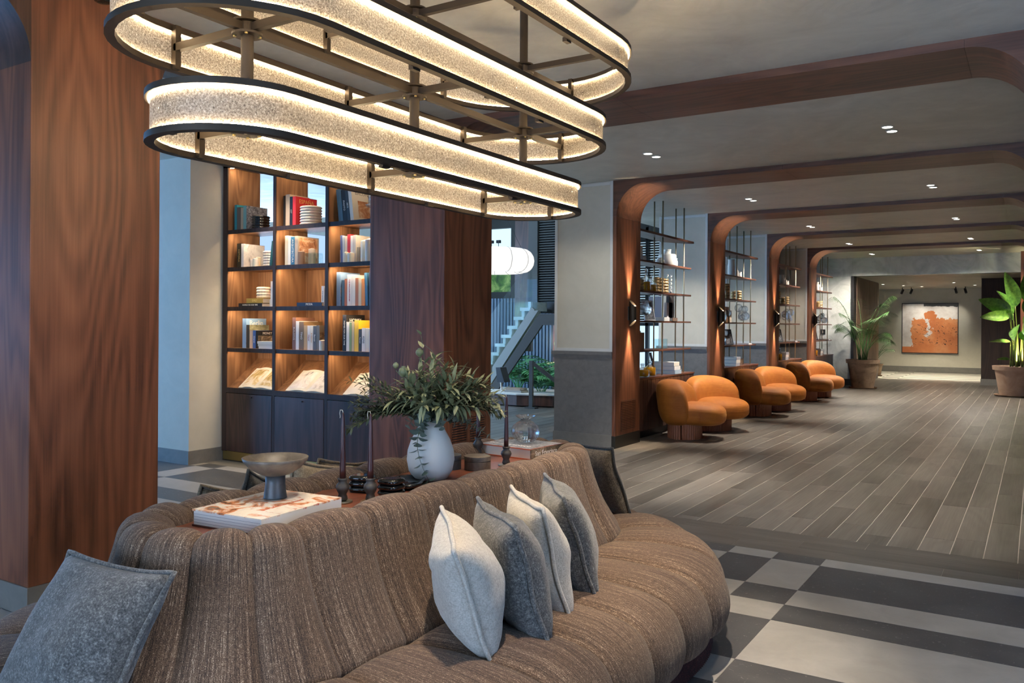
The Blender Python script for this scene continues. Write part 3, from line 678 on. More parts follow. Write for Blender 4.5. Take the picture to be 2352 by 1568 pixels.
for k, (dx, y, r, h) in enumerate(((.10, 5.74, .035, .13), (.165, 5.71, .033, .10), (.235, 5.70, .036, .09), (.13, 5.82, .035, .15))):
    pillar_candle(lab(['leftmost ivory candle of the small cluster', 'middle ivory candle of the small cluster', 'shortest right ivory candle of the small cluster', 'tallest rear ivory candle of the small cluster'][k], 1, 2), (B2+dx, y, SHELF[1]), r, h)
pillar_candle(lab('tall wide ivory candle, left of two', 1, 2), (B2+.37, 5.74, SHELF[1]), .045, .205); pillar_candle(lab('tall wide ivory candle, right of two', 1, 2), (B2+.46, 5.70, SHELF[1]), .045, .21)
pillar_candle(lab('grey stone coloured candle', 1, 2), (B2+.285, 5.75, SHELF[1]), .033, .15, C(.36, .33, .28))
pillar_candle(lab('brown candle before the arch cover', 1, 1), (B1+.27, 5.72, SHELF[1]), .032, .135, C(.20, .12, .08)); pillar_candle(lab('grey candle behind the glass box', 1, 1), (B1+.33, 5.80, SHELF[1]), .034, .165, C(.42, .36, .31))
pillar_candle(lab('ivory candle before the portrait book, left', 3, 1), (B1+.585, 5.70, SHELF[3]), .036, .10); pillar_candle(lab('ivory candle before the portrait book, right', 3, 1), (B1+.64, 5.74, SHELF[3]), .032, .085)
o = MB().lathe([(.02, 0)]+[(.018+.014*abs(math.sin(PI*q/6)), .19*q/24) for q in range(1, 24)]+[(.01, .19)], 18).build('bubble_candle', M['white_wax'], None, smooth=True); o.location = (B1+.535, 5.86, SHELF[1]); tag(o, lab('ivory bubble candle', 1, 1), 'candle')
for k, dx in enumerate((.46, .51)):
    o = MB().lathe([(.022, 0), (.022, .01), (.008, .015), (.008, .19), (.002, .22+.04*k)], 12).build('taper_candle', M['black'], None, smooth=True); o.location = (B1+dx, 5.90, SHELF[0]); tag(o, lab(['shorter black taper candle', 'taller black taper candle'][k], 0, 1), 'candle')
g = thing('glass_box', lab('open clear glass box', 1, 1), 'box', (B1+.42, 5.74, SHELF[1]))
for q in ((-.07, .07, -.05, -.047), (-.07, .07, .047, .05), (-.07, -.067, -.047, .047), (.067, .07, -.047, .047)): MB().box(*q, 0, .11).build('pane', M['glass_box'], g, world=False)
MB().box(-.07, .07, -.05, .05, 0, .003).build('base', M['brass_rod'], g, world=False)
cs = thing('cake_stand', lab('clear glass cake stand', 0, 2), 'glassware', (B2+.46, 5.80, SHELF[0]))
MB().lathe([(.05, 0), (.045, .012), (.014, .03), (.012, .10), (.03, .12)], 20).build('foot', M['glass'], cs, world=False, smooth=True); MB().lathe([(.03, .12), (.10, .125), (.115, .145), (.11, .146), (.0, .132)], 24).build('plate', M['glass'], cs, world=False, smooth=True)
MB().lathe([(.085, .15), (.09, .22), (.06, .27), (.012, .285), (.012, .30), (.0, .305)], 24).build('dome', M['glass'], cs, world=False, smooth=True)
# ================================================================== island sofa
SX, SY = -2.18, 2.675
def track(c, hs, r, a0=0.0, a1=6.0):
    """closed stadium track in 24 channels; a0..a1 are the channels of one straight side"""
    c = c % 24; ns = a1-a0; ne = 12-ns
    q = (c-a0) % 24
    if q < ns: return Vector((r, -hs+2*hs*q/ns)), Vector((1, 0))
    q -= ns
    if q < ne: a = PI*q/ne; return Vector((r*math.cos(a), hs+r*math.sin(a))), Vector((math.cos(a), math.sin(a)))
    q -= ne
    if q < ns: return Vector((-r, hs-2*hs*q/ns)), Vector((-1, 0))
    q -= ns; a = PI+PI*q/ne
    return Vector((r*math.cos(a), -hs+r*math.sin(a))), Vector((math.cos(a), math.sin(a)))
sofa = thing('island_sofa', 'large oval island sofa in brown striped tweed around a wooden tabletop', 'sofa', (SX, SY, 0))
def interp(prof, n):
    L = [0]
    for a, b in zip(prof, prof[1:]): L.append(L[-1]+math.dist(a, b))
    out = []
    for k in range(n+1):
        s = L[-1]*k/n; i = max(j for j in range(len(L)) if L[j] <= s+1e-9); i = min(i, len(prof)-2)
        f = (s-L[i])/max(L[i+1]-L[i], 1e-9); out.append((tuple(a+(b-a)*f for a, b in zip(prof[i], prof[i+1])), s))
    return out
def catmull(P, n=6):
    out = []
    for i in range(len(P)-1):
        p0, p1, p2, p3 = P[max(i-1, 0)], P[i], P[i+1], P[min(i+2, len(P)-1)]
        for k in range(n):
            t = k/n; out.append(tuple(.5*((2*b)+(-a+c)*t+(2*a-5*b+4*c-d)*t*t+(-a+3*b-3*c+d)*t**3) for a, b, c, d in zip(p0, p1, p2, p3)))
    return out + [P[-1]]
BACK = catmull([(-.095, .70), (-.100, .730), (-.082, .758), (-.040, .775), (.002, .773), (.024, .750), (.035, .71), (.06, .63), (.105, .52), (.155, .435), (.185, .385), (.170, .35)], 3)
SEAT = catmull([(0, 0, .345), (.04, 0, .368), (.15, 0, .384), (.38, 0, .392), (.62, 0, .388), (.80, 0, .374), (.91, 0, .350), (.975, 0, .305), (1, .004, .25), (1, .010, .20), (.995, .004, .155), (.975, 0, .128), (.90, 0, .122)], 2)
NF = 12
def bulge(f): return (1-abs(2*f-1)**2.2)**.62
for j in range(24):
    P = []; UV = []; wid = .30 if (j < 6 or 12 <= j < 18) else .24
    for i in range(NF+1):
        f = i/NF; c = j+f; row = []; uvr = []; s = 0
        for k, (d, z) in enumerate(BACK):
            a = BACK[max(k-1, 0)]; b = BACK[min(k+1, len(BACK)-1)]; tx, tz = b[0]-a[0], b[1]-a[1]; ln = math.hypot(tx, tz) or 1
            nx, nz = -tz/ln, tx/ln; nx, nz = (-nx, -nz) if (nz < 0 and k < 10) else (nx, nz)
            if k >= 12: nx, nz = abs(nx), abs(nz)
            w_ = .027*bulge(f); p, n = track(c, .885, .29 + d)
            q = p + n*(nx*w_ if d > -.06 else -abs(nx)*w_*.8)
            row.append((q.x, q.y, z + nz*w_)); s += math.hypot(d-BACK[max(k-1, 0)][0], z-BACK[max(k-1, 0)][1]); uvr.append(((j+f)*wid, s))
        P.append(row); UV.append(uvr)
    MB().grid(P, UV).build('back_channel', M['tweed'], sofa, world=False, smooth=True)
    P = []; UV = []
    for i in range(NF+1):
        f = i/NF; c = j+f; row = []; uvr = []; s = 0; last = None
        pi, ni = track(c, .885, .45); po, no = track(c, .59, 1.068, 1.0, 5.0)
        for k, (w_, d, z) in enumerate(SEAT):
            p = pi.lerp(po, w_) + no*d; side = min(1, max(0, (w_-.80)/.2)) if k < len(SEAT)-3 else .6
            b = .028*bulge(f)*min(1, w_*6+.2); p = p + no*(b*side)
            z2 = z + b*(1-side)*(1 if k < len(SEAT)-5 else 0); pt = (p.x, p.y, z2)
            if last: s += math.dist(pt, last)
            last = pt; row.append(pt); uvr.append(((j+f)*.30, s))
        P.append(row); UV.append(uvr)
    MB().grid(P, UV).build('seat_channel', M['tweed'], sofa, world=False, smooth=True)
# bullion fringe
rows = []
for k in range(960):
    p, n = track(24*k/960, .59, 1.012+(.008 if k % 2 else 0), 1.0, 5.0); q, n = track(24*k/960, .59, 1.022+(.008 if k % 2 else 0), 1.0, 5.0)
    rows.append([(p.x, p.y, .135), (p.x, p.y, .07), (q.x, q.y, .004)])
o = MB().grid(rows, closed_u=True).build('bullion_fringe', M['fringe'], sofa, world=False); tag(o, label='dark maroon fringe')
rows = [[(track(24*k/96, .885, .46)[0].x, track(24*k/96, .885, .46)[0].y, .35), (track(24*k/96, .59, .98, 1, 5)[0].x, track(24*k/96, .59, .98, 1, 5)[0].y, .30), (track(24*k/96, .59, 1.0, 1, 5)[0].x, track(24*k/96, .59, 1.0, 1, 5)[0].y, .02)] for k in range(96)]
MB().grid(rows, closed_u=True).build('inner_frame', M['black'], sofa, world=False)
poly = [tuple(track(24*k/96, .885, .255)[0]) for k in range(96)]
MB().prism(poly, 'z', .70, .745).build('tabletop', M['table_wood'], sofa, world=False)
TZ = .7455

# ------------------------------------------------------------------ cushions
def cushion(label, K, T, B, th, mat, pmat=None, n=20, group='scatter cushions on the island sofa', pinch=.075, seed=0):
    K, T, B = Vector(K), Vector(T), Vector(B); e1 = (T-K)/2; e2 = (B-T)/2; nrm = e1.cross(e2).normalized(); cen = (K+B)/2
    mb = MB(); idx = {}
    def P(a, b, s):
        aa = a*(1-pinch*(1-b*b)*abs(a)**2); bb = b*(1-pinch*(1-a*a)*abs(b)**2)
        base = e1*aa + e2*bb
        t = th*1.22*(max(0, (1-a**2)*(1-b**2)))**.42
        wr = mnoise.noise(Vector((a*1.7+seed, b*1.7, seed*3.1+s)))*.14 + mnoise.noise(Vector((a*4+seed, b*4, s)))*.05*(1-abs(a*b))
        return base + nrm*(s*t*(1+wr)) + nrm*(mnoise.noise(Vector((a*1.2+seed*2, b*1.2, 7)))*.018)
    for s in (1, -1):
        G = [[P(-1+2*i/n, -1+2*j/n, s) for j in range(n+1)] for i in range(n+1)]
        mb.grid(G, [[(i/n*.45, j/n*.45) for j in range(n+1)] for i in range(n+1)])
    me = mb.mesh('cushion', True, fix=False)
    bm = bmesh.new(); bm.from_mesh(me); bmesh.ops.remove_doubles(bm, verts=bm.verts[:], dist=.0005); bmesh.ops.recalc_face_normals(bm, faces=bm.faces[:]); bm.to_mesh(me); bm.free(); me.shade_smooth()
    o = newobj('cushion', me, mat, None, cen); tag(o, label, 'cushion', group)
    edge = []
    for a, b in [(-1+2*i/n, -1) for i in range(n)]+[(1, -1+2*i/n) for i in range(n)]+[(1-2*i/n, 1) for i in range(n)]+[(-1, 1-2*i/n) for i in range(n)]:
        q = P(a, b, 1); edge.append(q*1.012)
    MB().tube(edge, .0075, 7, closed=True).build('piping', pmat or mat, o, world=False, smooth=True)
    return o
cushion('cream wool cushion on the near seat, front of the row of four', (-1.679, 2.241, .788), (-1.40, 1.93, .757), (-1.387, 2.10, .375), .088, M['cush_white'], seed=1)
cushion('dark grey wool cushion directly behind the front cream cushion', (-1.68, 2.45, .782), (-1.36, 2.19, .777), (-1.295, 2.29, .378), .082, M['cush_grey'], seed=2)
cushion('cream wool cushion between the two dark grey cushions', (-1.713, 2.719, .776), (-1.408, 2.43, .779), (-1.345, 2.525, .378), .072, M['cush_white'], seed=3)
cushion('dark grey wool cushion at the rear of the row of four', (-1.709, 2.976, .786), (-1.44, 2.655, .774), (-1.37, 2.765, .376), .078, M['cush_grey'], seed=4)
cushion('blue grey wool cushion leaning on the near end of the sofa', (-1.918, 1.385, .74), (-2.34, 1.350, .74), (-2.375, 1.15, .37), .075, M['cush_grey'], n=24, seed=5)
cushion('olive brown cushion with dark piping at the far end of the sofa', (-2.26, 4.11, .755), (-1.865, 3.945, .76), (-1.79, 4.04, .385), .055, M['cush_brown'], M['piping_dark'], seed=6)
cushion('olive brown cushion behind the stone bowl, on the far seat', (-2.76, 2.48, .67), (-2.735, 2.09, .772), (-2.87, 2.10, .385), .05, M['cush_brown'], seed=7)
cushion('black brown cushion corner peeping behind the bowl rim', (-2.95, 2.74, .63), (-2.80, 2.375, .782), (-2.96, 2.36, .40), .05, M['piping_dark'], seed=8)
cushion('beige cushion on the far seat left of the candles', (-2.78, 2.98, .71), (-2.755, 2.58, .803), (-2.89, 2.60, .40), .05, M['cush_beige'], seed=9)
cushion('olive cushion on the far seat behind the candles', (-2.84, 3.18, .70), (-2.80, 2.785, .772), (-2.94, 2.80, .39), .05, M['cush_brown'], seed=10)

# ================================================================== on the tabletop
# large art book with a stone bowl on it
b = thing('art_book', 'large art book with flower cover under the stone bowl', 'book', (-2.17, 1.93, TZ), .08)
def cover_mat():
    m = Mat('flower cover'); n = m.noise(m.coords('obj'), 11, 4, .6, 1.2)
    m.base(m.ramp(n, [(.32, (.10, .05, .035)), (.42, (.62, .24, .10)), (.52, (.80, .74, .62)), (.64, (.72, .66, .55)), (.72, (.52, .10, .06))])).set(Roughness=.12); return m.m
MB().box(-.15, .15, -.19, .19, .0, .005).build('back_board', C(.10, .03, .02), b, world=False)
MB().box(-.15, .15, -.19, .19, .049, .054).build('front_board', cover_mat(), b, world=False)
MB().box(-.146, .144, -.186, .186, .005, .049).build('pages', M['white'], b, world=False)
MB().box(.144, .15, -.19, .19, .005, .049).build('spine', C(.66, .64, .60), b, world=False)
for k in range(4): MB().box(-.1465, -.146, -.1865, .1865, .012+.009*k, .0128+.009*k).box(-.147, .143, -.1866, -.186, .012+.009*k, .0128+.009*k).build('signature_line', C(.16, .16, .18), b, world=False)
text('Still Life with Flowers', .022, C(.60, .15, .06), b, (.06, .0, .0545), (0, 0, PI/2))
bw = thing('footed_bowl', 'shallow brown soapstone bowl on a dark foot, standing on the art book', 'bowl', (-2.22, 2.0, TZ+.0545))
MB().lathe([(.040, 0), (.039, .004), (.033, .05), (.034, .078)], 28).build('foot', M['soapstone_dark'], bw, world=False, smooth=True)
MB().lathe([(.030, .076), (.050, .082), (.085, .102), (.108, .128), (.112, .139), (.107, .140), (.090, .120), (.055, .100), (.0, .094)], 36).build('dish', M['soapstone'], bw, world=False, smooth=True)
def candlestick(label, x, y, top, group='taper candles on the sofa table'):
    c = thing('candlestick', label, 'candle', (x, y, TZ), 0, group); h = top-TZ
    MB().lathe([(.036, 0), (.037, .003), (.036, .006)], 24).build('saucer', M['brass_rod'], c, world=False)
    MB().lathe([(.014, .006), (.019, .012), (.017, .022), (.014, .03), (.022, .045), (.0255, .055), (.022, .066), (.014, .074), (.017, .082), (.019, .088), (.0, .088)], 24).build('turned_holder', M['holder'], c, world=False, smooth=True)
    t = MB().lathe([(.0115, .082), (.0112, .12), (.0075, h*.85), (.0045, h-.008), (.001, h)], 16).build('taper', M['candle'], c, world=False, smooth=True)
    MB().tube([(0, 0, h-.002), (-.004, 0, h+.008), (-.014, 0, h+.008), (-.017, 0, h-.004), (-.014, 0, h-.016), (-.016, 0, h-.022)], .0014, 5).build('wick', M['wick'], t, world=False, smooth=True)
    return c
candlestick('oxblood taper candle on a turned holder, leftmost on the sofa table', -2.155, 2.262, 1.075)
candlestick('oxblood taper candle second from left, before the glass box', -2.07, 2.318, 1.070)
candlestick('oxblood taper candle between the stone box and the city book', -2.09, 3.275, 1.068)
candlestick('oxblood taper candle behind the white vase foliage', -2.375, 3.46, 1.05)
def stack_box(label, x, y, rz):
    g = thing('glass_box', label, 'box', (x, y, TZ), rz, 'black glass boxes on the sofa table')
    def sq(r, z, n=32): return [(math.copysign(abs(math.cos(a))**.55, math.cos(a))*r, math.copysign(abs(math.sin(a))**.55, math.sin(a))*r, z) for a in (2*PI*k/n for k in range(n))]
    for k in range(3):
        z0 = .0215*k; prof = [(.030, 0), (.042, .002), (.047, .0108), (.042, .0196), (.030, .0216)]
        rows = [sq(r, z0+z) for r, z in prof]
        rows = [[row[i] for row in rows] for i in range(32)]
        MB().grid(rows, closed_u=True).raw(sq(.030, z0+.0216), [tuple(range(32))]).build('glass_tier' if k < 2 else 'lid', M['blackgloss'], g, world=False, smooth=True)
stack_box('black glass stacking box behind the two left candles', -2.235, 2.455, .3)
stack_box('black glass stacking box right of the second candle', -2.09, 2.46, .1)
tr = thing('glass_tray', 'low black glass tray with rounded ends before the vase', 'tray', (-2.16, 2.64, TZ), .5)
rows = []
for k in range(48):
    a = 2*PI*k/48; ux = math.copysign(abs(math.cos(a))**.6, math.cos(a)); uy = math.copysign(abs(math.sin(a))**.6, math.sin(a))
    rows.append([(ux*r, uy*q, z) for r, q, z in ((.05, .09, 0), (.062, .11, .006), (.068, .118, .016), (.066, .115, .024), (.058, .105, .024), (.052, .096, .012), (.0, .0, .010))])
MB().grid(rows, closed_u=True).build('tray_body', M['blackgloss'], tr, world=False, smooth=True)
v = thing('vase', 'white matt ceramic vase on the sofa table', 'vase', (-2.165, 2.80, TZ))
MB().lathe([(.052, 0), (.070, .006), (.092, .04), (.1005, .085), (.097, .125), (.082, .17), (.060, .21), (.049, .235), (.047, .248), (.053, .262), (.049, .262), (.042, .248), (.045, .22), (.03, .12), (.0, .10)], 40).build('vase_body', M['white'], v, world=False, smooth=True)
def stone_box(label, x, y, r, h, mat):
    g = thing('stone_box', label, 'box', (x, y, TZ), 0, 'round stone boxes on the sofa table')
    MB().lathe([(r, 0), (r, h*.62), (r-.004, h*.63)], 36).build('box_body', mat, g, world=False)
    MB().lathe([(r-.004, h*.63), (r, h*.65), (r, h*.97), (r-.004, h), (0, h)], 36).build('lid', mat, g, world=False); [smooth_angle(q, 40) for q in g.children]
stone_box('round brown stone box with polished lid right of the vase', -2.145, 3.12, .060, .062, M['soapstone'])
stone_box('dark round stone box half hidden behind the vase', -2.26, 3.06, .055, .065, M['soapstone_dark'])
sf = thing('city_book', 'thick coffee table book about San Francisco under the glass ornament', 'book', (-2.225, 3.63, TZ), -.10)
MB().box(-.17, .17, -.145, .145, 0, .004).box(-.17, .17, -.145, .145, .047, .051).build('boards', C(.52, .10, .03), sf, world=False)
MB().box(.164, .1705, -.145, .145, .0, .051).build('spine', M['print_brown'], sf, world=False)
MB().box(-.166, .164, -.141, .141, .004, .047).build('pages', M['page'], sf, world=False)
MB().box(-.165, .160, -.140, .140, .051, .0518).build('cover_photo', M['print_grey'], sf, world=False)
text('San Francisco', .034, C(.74, .72, .68), sf, (.1712, -.02, .026), (PI/2, 0, PI/2))
text('San Francisco', .05, C(.78, .76, .72), sf, (-.02, -.07, .0522), (0, 0, 0))
go = thing('glass_ornament', 'fluted clear glass pomegranate ornament on the city book', 'ornament', (-2.22, 3.66, TZ+.0525))
MB().lathe([(.02, 0), (.045, .008), (.064, .03), (.070, .055), (.062, .085), (.040, .105), (.026, .112), (.022, .12)], 64, wob=lambda a, z: 1+.05*abs(math.sin(a*9))).build('fluted_bowl', M['glass'], go, world=False, smooth=True)
MB().lathe([(.022, .12), (.034, .128), (.046, .138), (.044, .141), (.03, .133)], 48, wob=lambda a, z: 1+.16*math.sin(a*7)).build('ruffled_rim', M['glass'], go, world=False, smooth=True)

# ------------------------------------------------------------------ bouquet
bq = thing('bouquet', 'loose bouquet of sage, eucalyptus and small leafed branches in the white vase', 'bouquet', (-2.165, 2.80, 1.0))
rg = random.Random(11)
def leaf(mb, p, d, up_, L, Wd, curl=.25, seg=4):
    d = Vector(d).normalized(); s = d.cross(Vector(up_)); s = s.normalized() if s.length > 1e-4 else d.orthogonal().normalized(); nn = s.cross(d)
    P = []
    for i in range(seg+1):
        f = i/seg; w_ = Wd*math.sin(PI*(f**.8)*.97+.05)*.5; c = Vector(p) + d*(L*f) - nn*(curl*L*f*f)
        P.append([c - s*w_ + nn*(w_*.25), c, c + s*w_ + nn*(w_*.25)])
    mb.grid(P)
def sprig(start, end, bend, nl, L, Wd, mat, name, mode, r=.0022):
    a, b_ = Vector(start), Vector(end); mid = (a+b_)/2 + Vector(bend); pts = [a*(1-t)**2 + mid*2*t*(1-t) + b_*t*t for t in (i/14 for i in range(15))]
    o = MB().tube(pts, [r*(1-.6*i/14) for i in range(15)], 5).build('branch', M['stem'], bq, world=False, smooth=True)
    mb = MB()
    for k in range(nl):
        t = .18 + .82*k/max(1, nl-1); i = min(13, int(t*14)); p = pts[i].lerp(pts[i+1], t*14-i); tg = (pts[i+1]-pts[i]).normalized()
        if mode == 'pair':
            q = tg.orthogonal().normalized(); q = Matrix.Rotation(k*1.57+rg.random()*.4, 3, tg) @ q
            for s in (1, -1): leaf(mb, p, q*s + tg*.35, tg, L*(1-.35*t)*(.85+.3*rg.random()), Wd*(1-.35*t), .15)
        else:
            ang = k*2.4+rg.random(); q = Matrix.Rotation(ang, 3, tg) @ tg.orthogonal().normalized()
            leaf(mb, p, q*.8 + tg*.7 + Vector((0, 0, .1)), Vector((0, 0, 1)), L*(.75+.5*rg.random()), Wd*(.8+.4*rg.random()), .3 if mode == 'sage' else .1)
    lv = mb.build(name, mat, o, world=False, smooth=True); return o
# directions in the bouquet's own frame: the view direction is roughly (-.6,.8); left in the picture is (-.8,-.55)
LFT = Vector((-.83, -.55, 0)); FWD = Vector((-.55, .83, 0))
def pt(l, f, z): return LFT*l + FWD*f + Vector((0, 0, z))
for k in range(15):   # small dark leaves to the left
    e = pt(.22+.14*rg.random(), -.06+.14*rg.random(), .02+.17*rg.random()); sprig(pt(.01, 0, -.01), e, (0, 0, .05), 38, .028, .012, M['leaf_small'], 'leaves', 'spiral', .0018)
for k in range(9): sprig(pt(.0, 0, 0), pt(.28+.08*rg.random(), -.05+.1*rg.random(), -.05+.06*rg.random()), (0, 0, .09), 34, .028, .012, M['leaf_small'], 'leaves', 'spiral', .0018)
for k in range(14):   # small leaves to the right
    e = pt(-.18-.13*rg.random(), -.08+.14*rg.random(), .0+.16*rg.random()); sprig(pt(-.01, 0, 0), e, (0, 0, .08), 36, .028, .013, M['leaf_small'], 'leaves', 'spiral', .0018)
for e in ((-.02, 0, .27), (-.06, .03, .22), (.05, -.03, .20), (-.14, -.04, .19), (-.20, 0, .15), (-.10, -.08, .14), (.10, -.06, .13), (.02, -.10, .12), (-.24, -.03, .10), (-.17, .05, .17), (.06, .05, .16), (.12, .02, .10), (-.27, .02, .06), (-.05, -.12, .06), (.0, -.06, .20), (-.10, .02, .22), (-.15, -.10, .12), (-.22, .06, .14), (.08, -.10, .10), (.10, -.02, .17), (.03, -.14, .07), (-.12, -.14, .07), (-.20, -.10, .06), (-.29, .05, .10), (.16, -.03, .08), (-.02, .08, .18)):
    sprig(pt(0, 0, 0), pt(*e), (rg.uniform(-.03, .03), rg.uniform(-.03, .03), .05), 24, .068, .0175, M['leaf_sage'], 'leaves', 'sage', .003)
for e in ((.04, -.10, -.03), (.09, -.05, -.02), (-.05, -.09, -.02), (-.14, -.08, .01), (.06, .0, .03), (-.20, -.06, -.03), (-.24, -.05, -.06), (-.10, -.10, .02), (.02, -.10, .03)):
    sprig(pt(0, 0, .0), pt(*e), (0, 0, .06), 8, .044, .042, M['leaf_euc'], 'leaves', 'pair', .002)
sprig(pt(.01, -.03, .0), pt(.0, -.115, -.235), (-.02, -.12, .06), 9, .046, .044, M['leaf_euc'], 'leaves', 'pair', .0018)
sprig(pt(.01, 0, 0), pt(.045, 0, .355), (.01, 0, .05), 5, .045, .022, M['leaf_sage'], 'leaves', 'spiral', .002)
for (l, f, z, r) in ((.05, 0, .28, .017), (.115, -.02, .20, .022), (.085, .0, .17, .018), (.15, 0, .225, .013), (.02, 0, .13, .016)):
    st = MB().tube([pt(0, 0, 0), pt(l*.6, f, z*.6), pt(l, f, z-.02)], .0016, 5).build('poppy_stem', M['stem'], bq, world=False)
    o = MB().lathe([(.004, -r), (r*.8, -r*.5), (r, 0), (r*.85, r*.6), (r*.35, r*.95), (r*.5, r*1.1), (.001, r*1.12)], 14).build('seed_head', M['leaf_sage'], st, world=False, smooth=True); o.location = pt(l, f, z)
# ================================================================== chandelier
CX, CY = -2.18, 2.695
ch = thing('chandelier', 'three tier bronze chandelier with backlit textured glass bands above the sofa', 'chandelier', (CX, CY, 2.0))
def shade():
    m = Mat('backlit bubble glass'); co = m.coords('obj'); n = m.noise(co, 160, 3, .65); n2 = m.noise(co, 14, 3, .6); fine = m.noise(m.coords('obj', (1, 1, 1)), 420, 2, .6)
    v = m.math('ADD', m.math('MULTIPLY', n, .6), m.math('MULTIPLY', fine, .4))
    col = m.ramp(v, [(.36, (.10, .08, .06)), (.48, (.36, .30, .23)), (.58, (.56, .49, .39)), (.68, (1, .95, .85))])
    df = m.node('ShaderNodeBsdfDiffuse'); tl = m.node('ShaderNodeBsdfTranslucent'); gl = m.node('ShaderNodeBsdfGlossy'); tp = m.node('ShaderNodeBsdfTransparent')
    m.link(col, df.inputs[0]); m.link(col, tl.inputs[0]); gl.inputs['Roughness'].default_value = .25
    bp = m.node('ShaderNodeBump'); bp.inputs['Strength'].default_value = .8; bp.inputs['Distance'].default_value = .004; m.link(v, bp.inputs['Height'])
    for s in (df, tl, gl): m.link(bp.outputs[0], s.inputs['Normal'])
    m1 = m.node('ShaderNodeMixShader'); m1.inputs[0].default_value = .5; m.link(df.outputs[0], m1.inputs[1]); m.link(tl.outputs[0], m1.inputs[2])
    m2 = m.node('ShaderNodeMixShader'); m2.inputs[0].default_value = .08; m.link(m1.outputs[0], m2.inputs[1]); m.link(gl.outputs[0], m2.inputs[2])
    m3 = m.node('ShaderNodeMixShader'); tf = m.ramp(m.math('ADD', m.math('MULTIPLY', n2, .7), m.math('MULTIPLY', v, .3)), [(.5, (0, 0, 0)), (.9, (.02, .02, .02))]); m.link(tf, m3.inputs[0])
    m.link(m2.outputs[0], m3.inputs[1]); m.link(tp.outputs[0], m3.inputs[2]); m.link(m3.outputs[0], m.out.inputs[0]); return m.m
M['shade'] = shade()
LEDM = emit('chandelier led line', (1, .76, .46), 32)
def stad(hs, r, n_arc=20, n_st=10):
    P = []
    for k in range(n_st): P.append((r, -hs+2*hs*k/n_st))
    for k in range(n_arc): a = PI*k/n_arc; P.append((r*math.cos(a), hs+r*math.sin(a)))
    for k in range(n_st): P.append((-r, hs-2*hs*k/n_st))
    for k in range(n_arc): a = PI+PI*k/n_arc; P.append((r*math.cos(a), -hs+r*math.sin(a)))
    return P
def band(hs, ra, rb, z0, z1):
    A, B = stad(hs, ra), stad(hs, rb)
    return [[(a[0], a[1], z0), (b[0], b[1], z0), (b[0], b[1], z1), (a[0], a[1], z1), (a[0], a[1], z0)] for a, b in zip(A, B)]
TIER = [(2.036, .235, 1.14), (2.358, .367, 1.249), (2.678, .499, 1.358)]   # hub height, half width, half length at the brackets
HH = .078
for ti, (zh, hw, hl) in enumerate(TIER):
    z0, z1 = zh-HH, zh+HH; r = hw+.022; hs = hl-hw; L = Vector((0, 0, -2.0))
    ring = MB().grid(band(hs, r-.016, r+.014, z0-2, z0+.020-2), closed_u=True).build('ring_frame', M['bronze'], ch, world=False); smooth_angle(ring, 40)
    o = MB().grid(band(hs, r-.016, r+.014, z1-.020-2, z1-2), closed_u=True).build('top_rim', M['bronze'], ring, world=False); smooth_angle(o, 40)
    for za in (z0+.0205, z1-.0240):
        MB().grid(band(hs, r-.004, r+.004, za-2, za+.0035-2), closed_u=True).build('led_line', LEDM, ring, world=False)
    # glass panels
    per = stad(hs, r); N = len(per)
    for k in range(N):
        a, b = per[k], per[(k+1) % N]; dx, dy = b[0]-a[0], b[1]-a[1]; ln = math.hypot(dx, dy); nx, ny = dy/ln, -dx/ln; g = .0003
        a2 = (a[0]+dx/ln*g, a[1]+dy/ln*g); b2 = (b[0]-dx/ln*g, b[1]-dy/ln*g); e = .0025
        P = [(a2[0]-nx*e, a2[1]-ny*e), (b2[0]-nx*e, b2[1]-ny*e), (b2[0]+nx*e, b2[1]+ny*e), (a2[0]+nx*e, a2[1]+ny*e)]
        mb = MB(); mb.raw([(*P[0], z0-1.9745), (*P[1], z0-1.9745), (*P[1], z1-2.0255), (*P[0], z1-2.0255)], [(0, 1, 2, 3)])
        mb.build('glass_panel', M['shade'], ring, world=False, fix=False)
    for sx in (-1, 1):
        for py in (-.45, .40): MB().box(sx*(r-.026)-.01, sx*(r-.026)+.01, py-.02, py+.02, z0-2.008, z0-1.990).build('clip', M['bronze'], ring, world=False)
    # spine, arms, brackets and hubs
    MB().bar((0, -hl, zh-2), (0, hl, zh-2), .022, .026).build('spine_bar', M['bronze'], ch, world=False)
    for py in (-.861, 0, .861):
        MB().bar((-hw, py, zh-2), (hw, py, zh-2), .022, .026).build('cross_arm', M['bronze'], ch, world=False)
        hb = MB().lathe([(.049, -.024), (.050, -.017), (.031, -.016), (.031, .016), (.050, .017), (.049, .024)], 24).build('hub', M['bronze'], ch, world=False); hb.location = (0, py, zh-2)
        for q in range(4):
            a = PI/4+q*PI/2; sc = MB().lathe([(.0055, -.029), (.0055, -.023)], 8).build('hub_screw', M['brass'], hb, world=False); sc.location = (.039*math.cos(a), .039*math.sin(a), 0)
        for s in (-1, 1): MB().box(s*hw-.012, s*hw+.012, py-.011, py+.011, z0-2+.002, z1-2-.002).build('bracket', M['bronze'], ch, world=False)
    for s in (-1, 1): MB().box(-.011, .011, s*hl-.012, s*hl+.012, z0-2+.002, z1-2-.002).build('bracket', M['bronze'], ch, world=False)
for py in (-.861, 0, .861):
    o = MB().lathe([(.0205, 2.036-2), (.0205, 3.05-2)], 18).build('post', M['bronze'], ch, world=False); o.location = (0, py, 0); smooth_angle(o, 40)
    o = MB().lathe([(.06, 1.035), (.06, 1.05)], 24).build('ceiling_rose', M['bronze'], ch, world=False); o.location = (0, py, 0)
# ================================================================== corridor furniture
ORD = ['first', 'second', 'third', 'fourth', 'fifth']
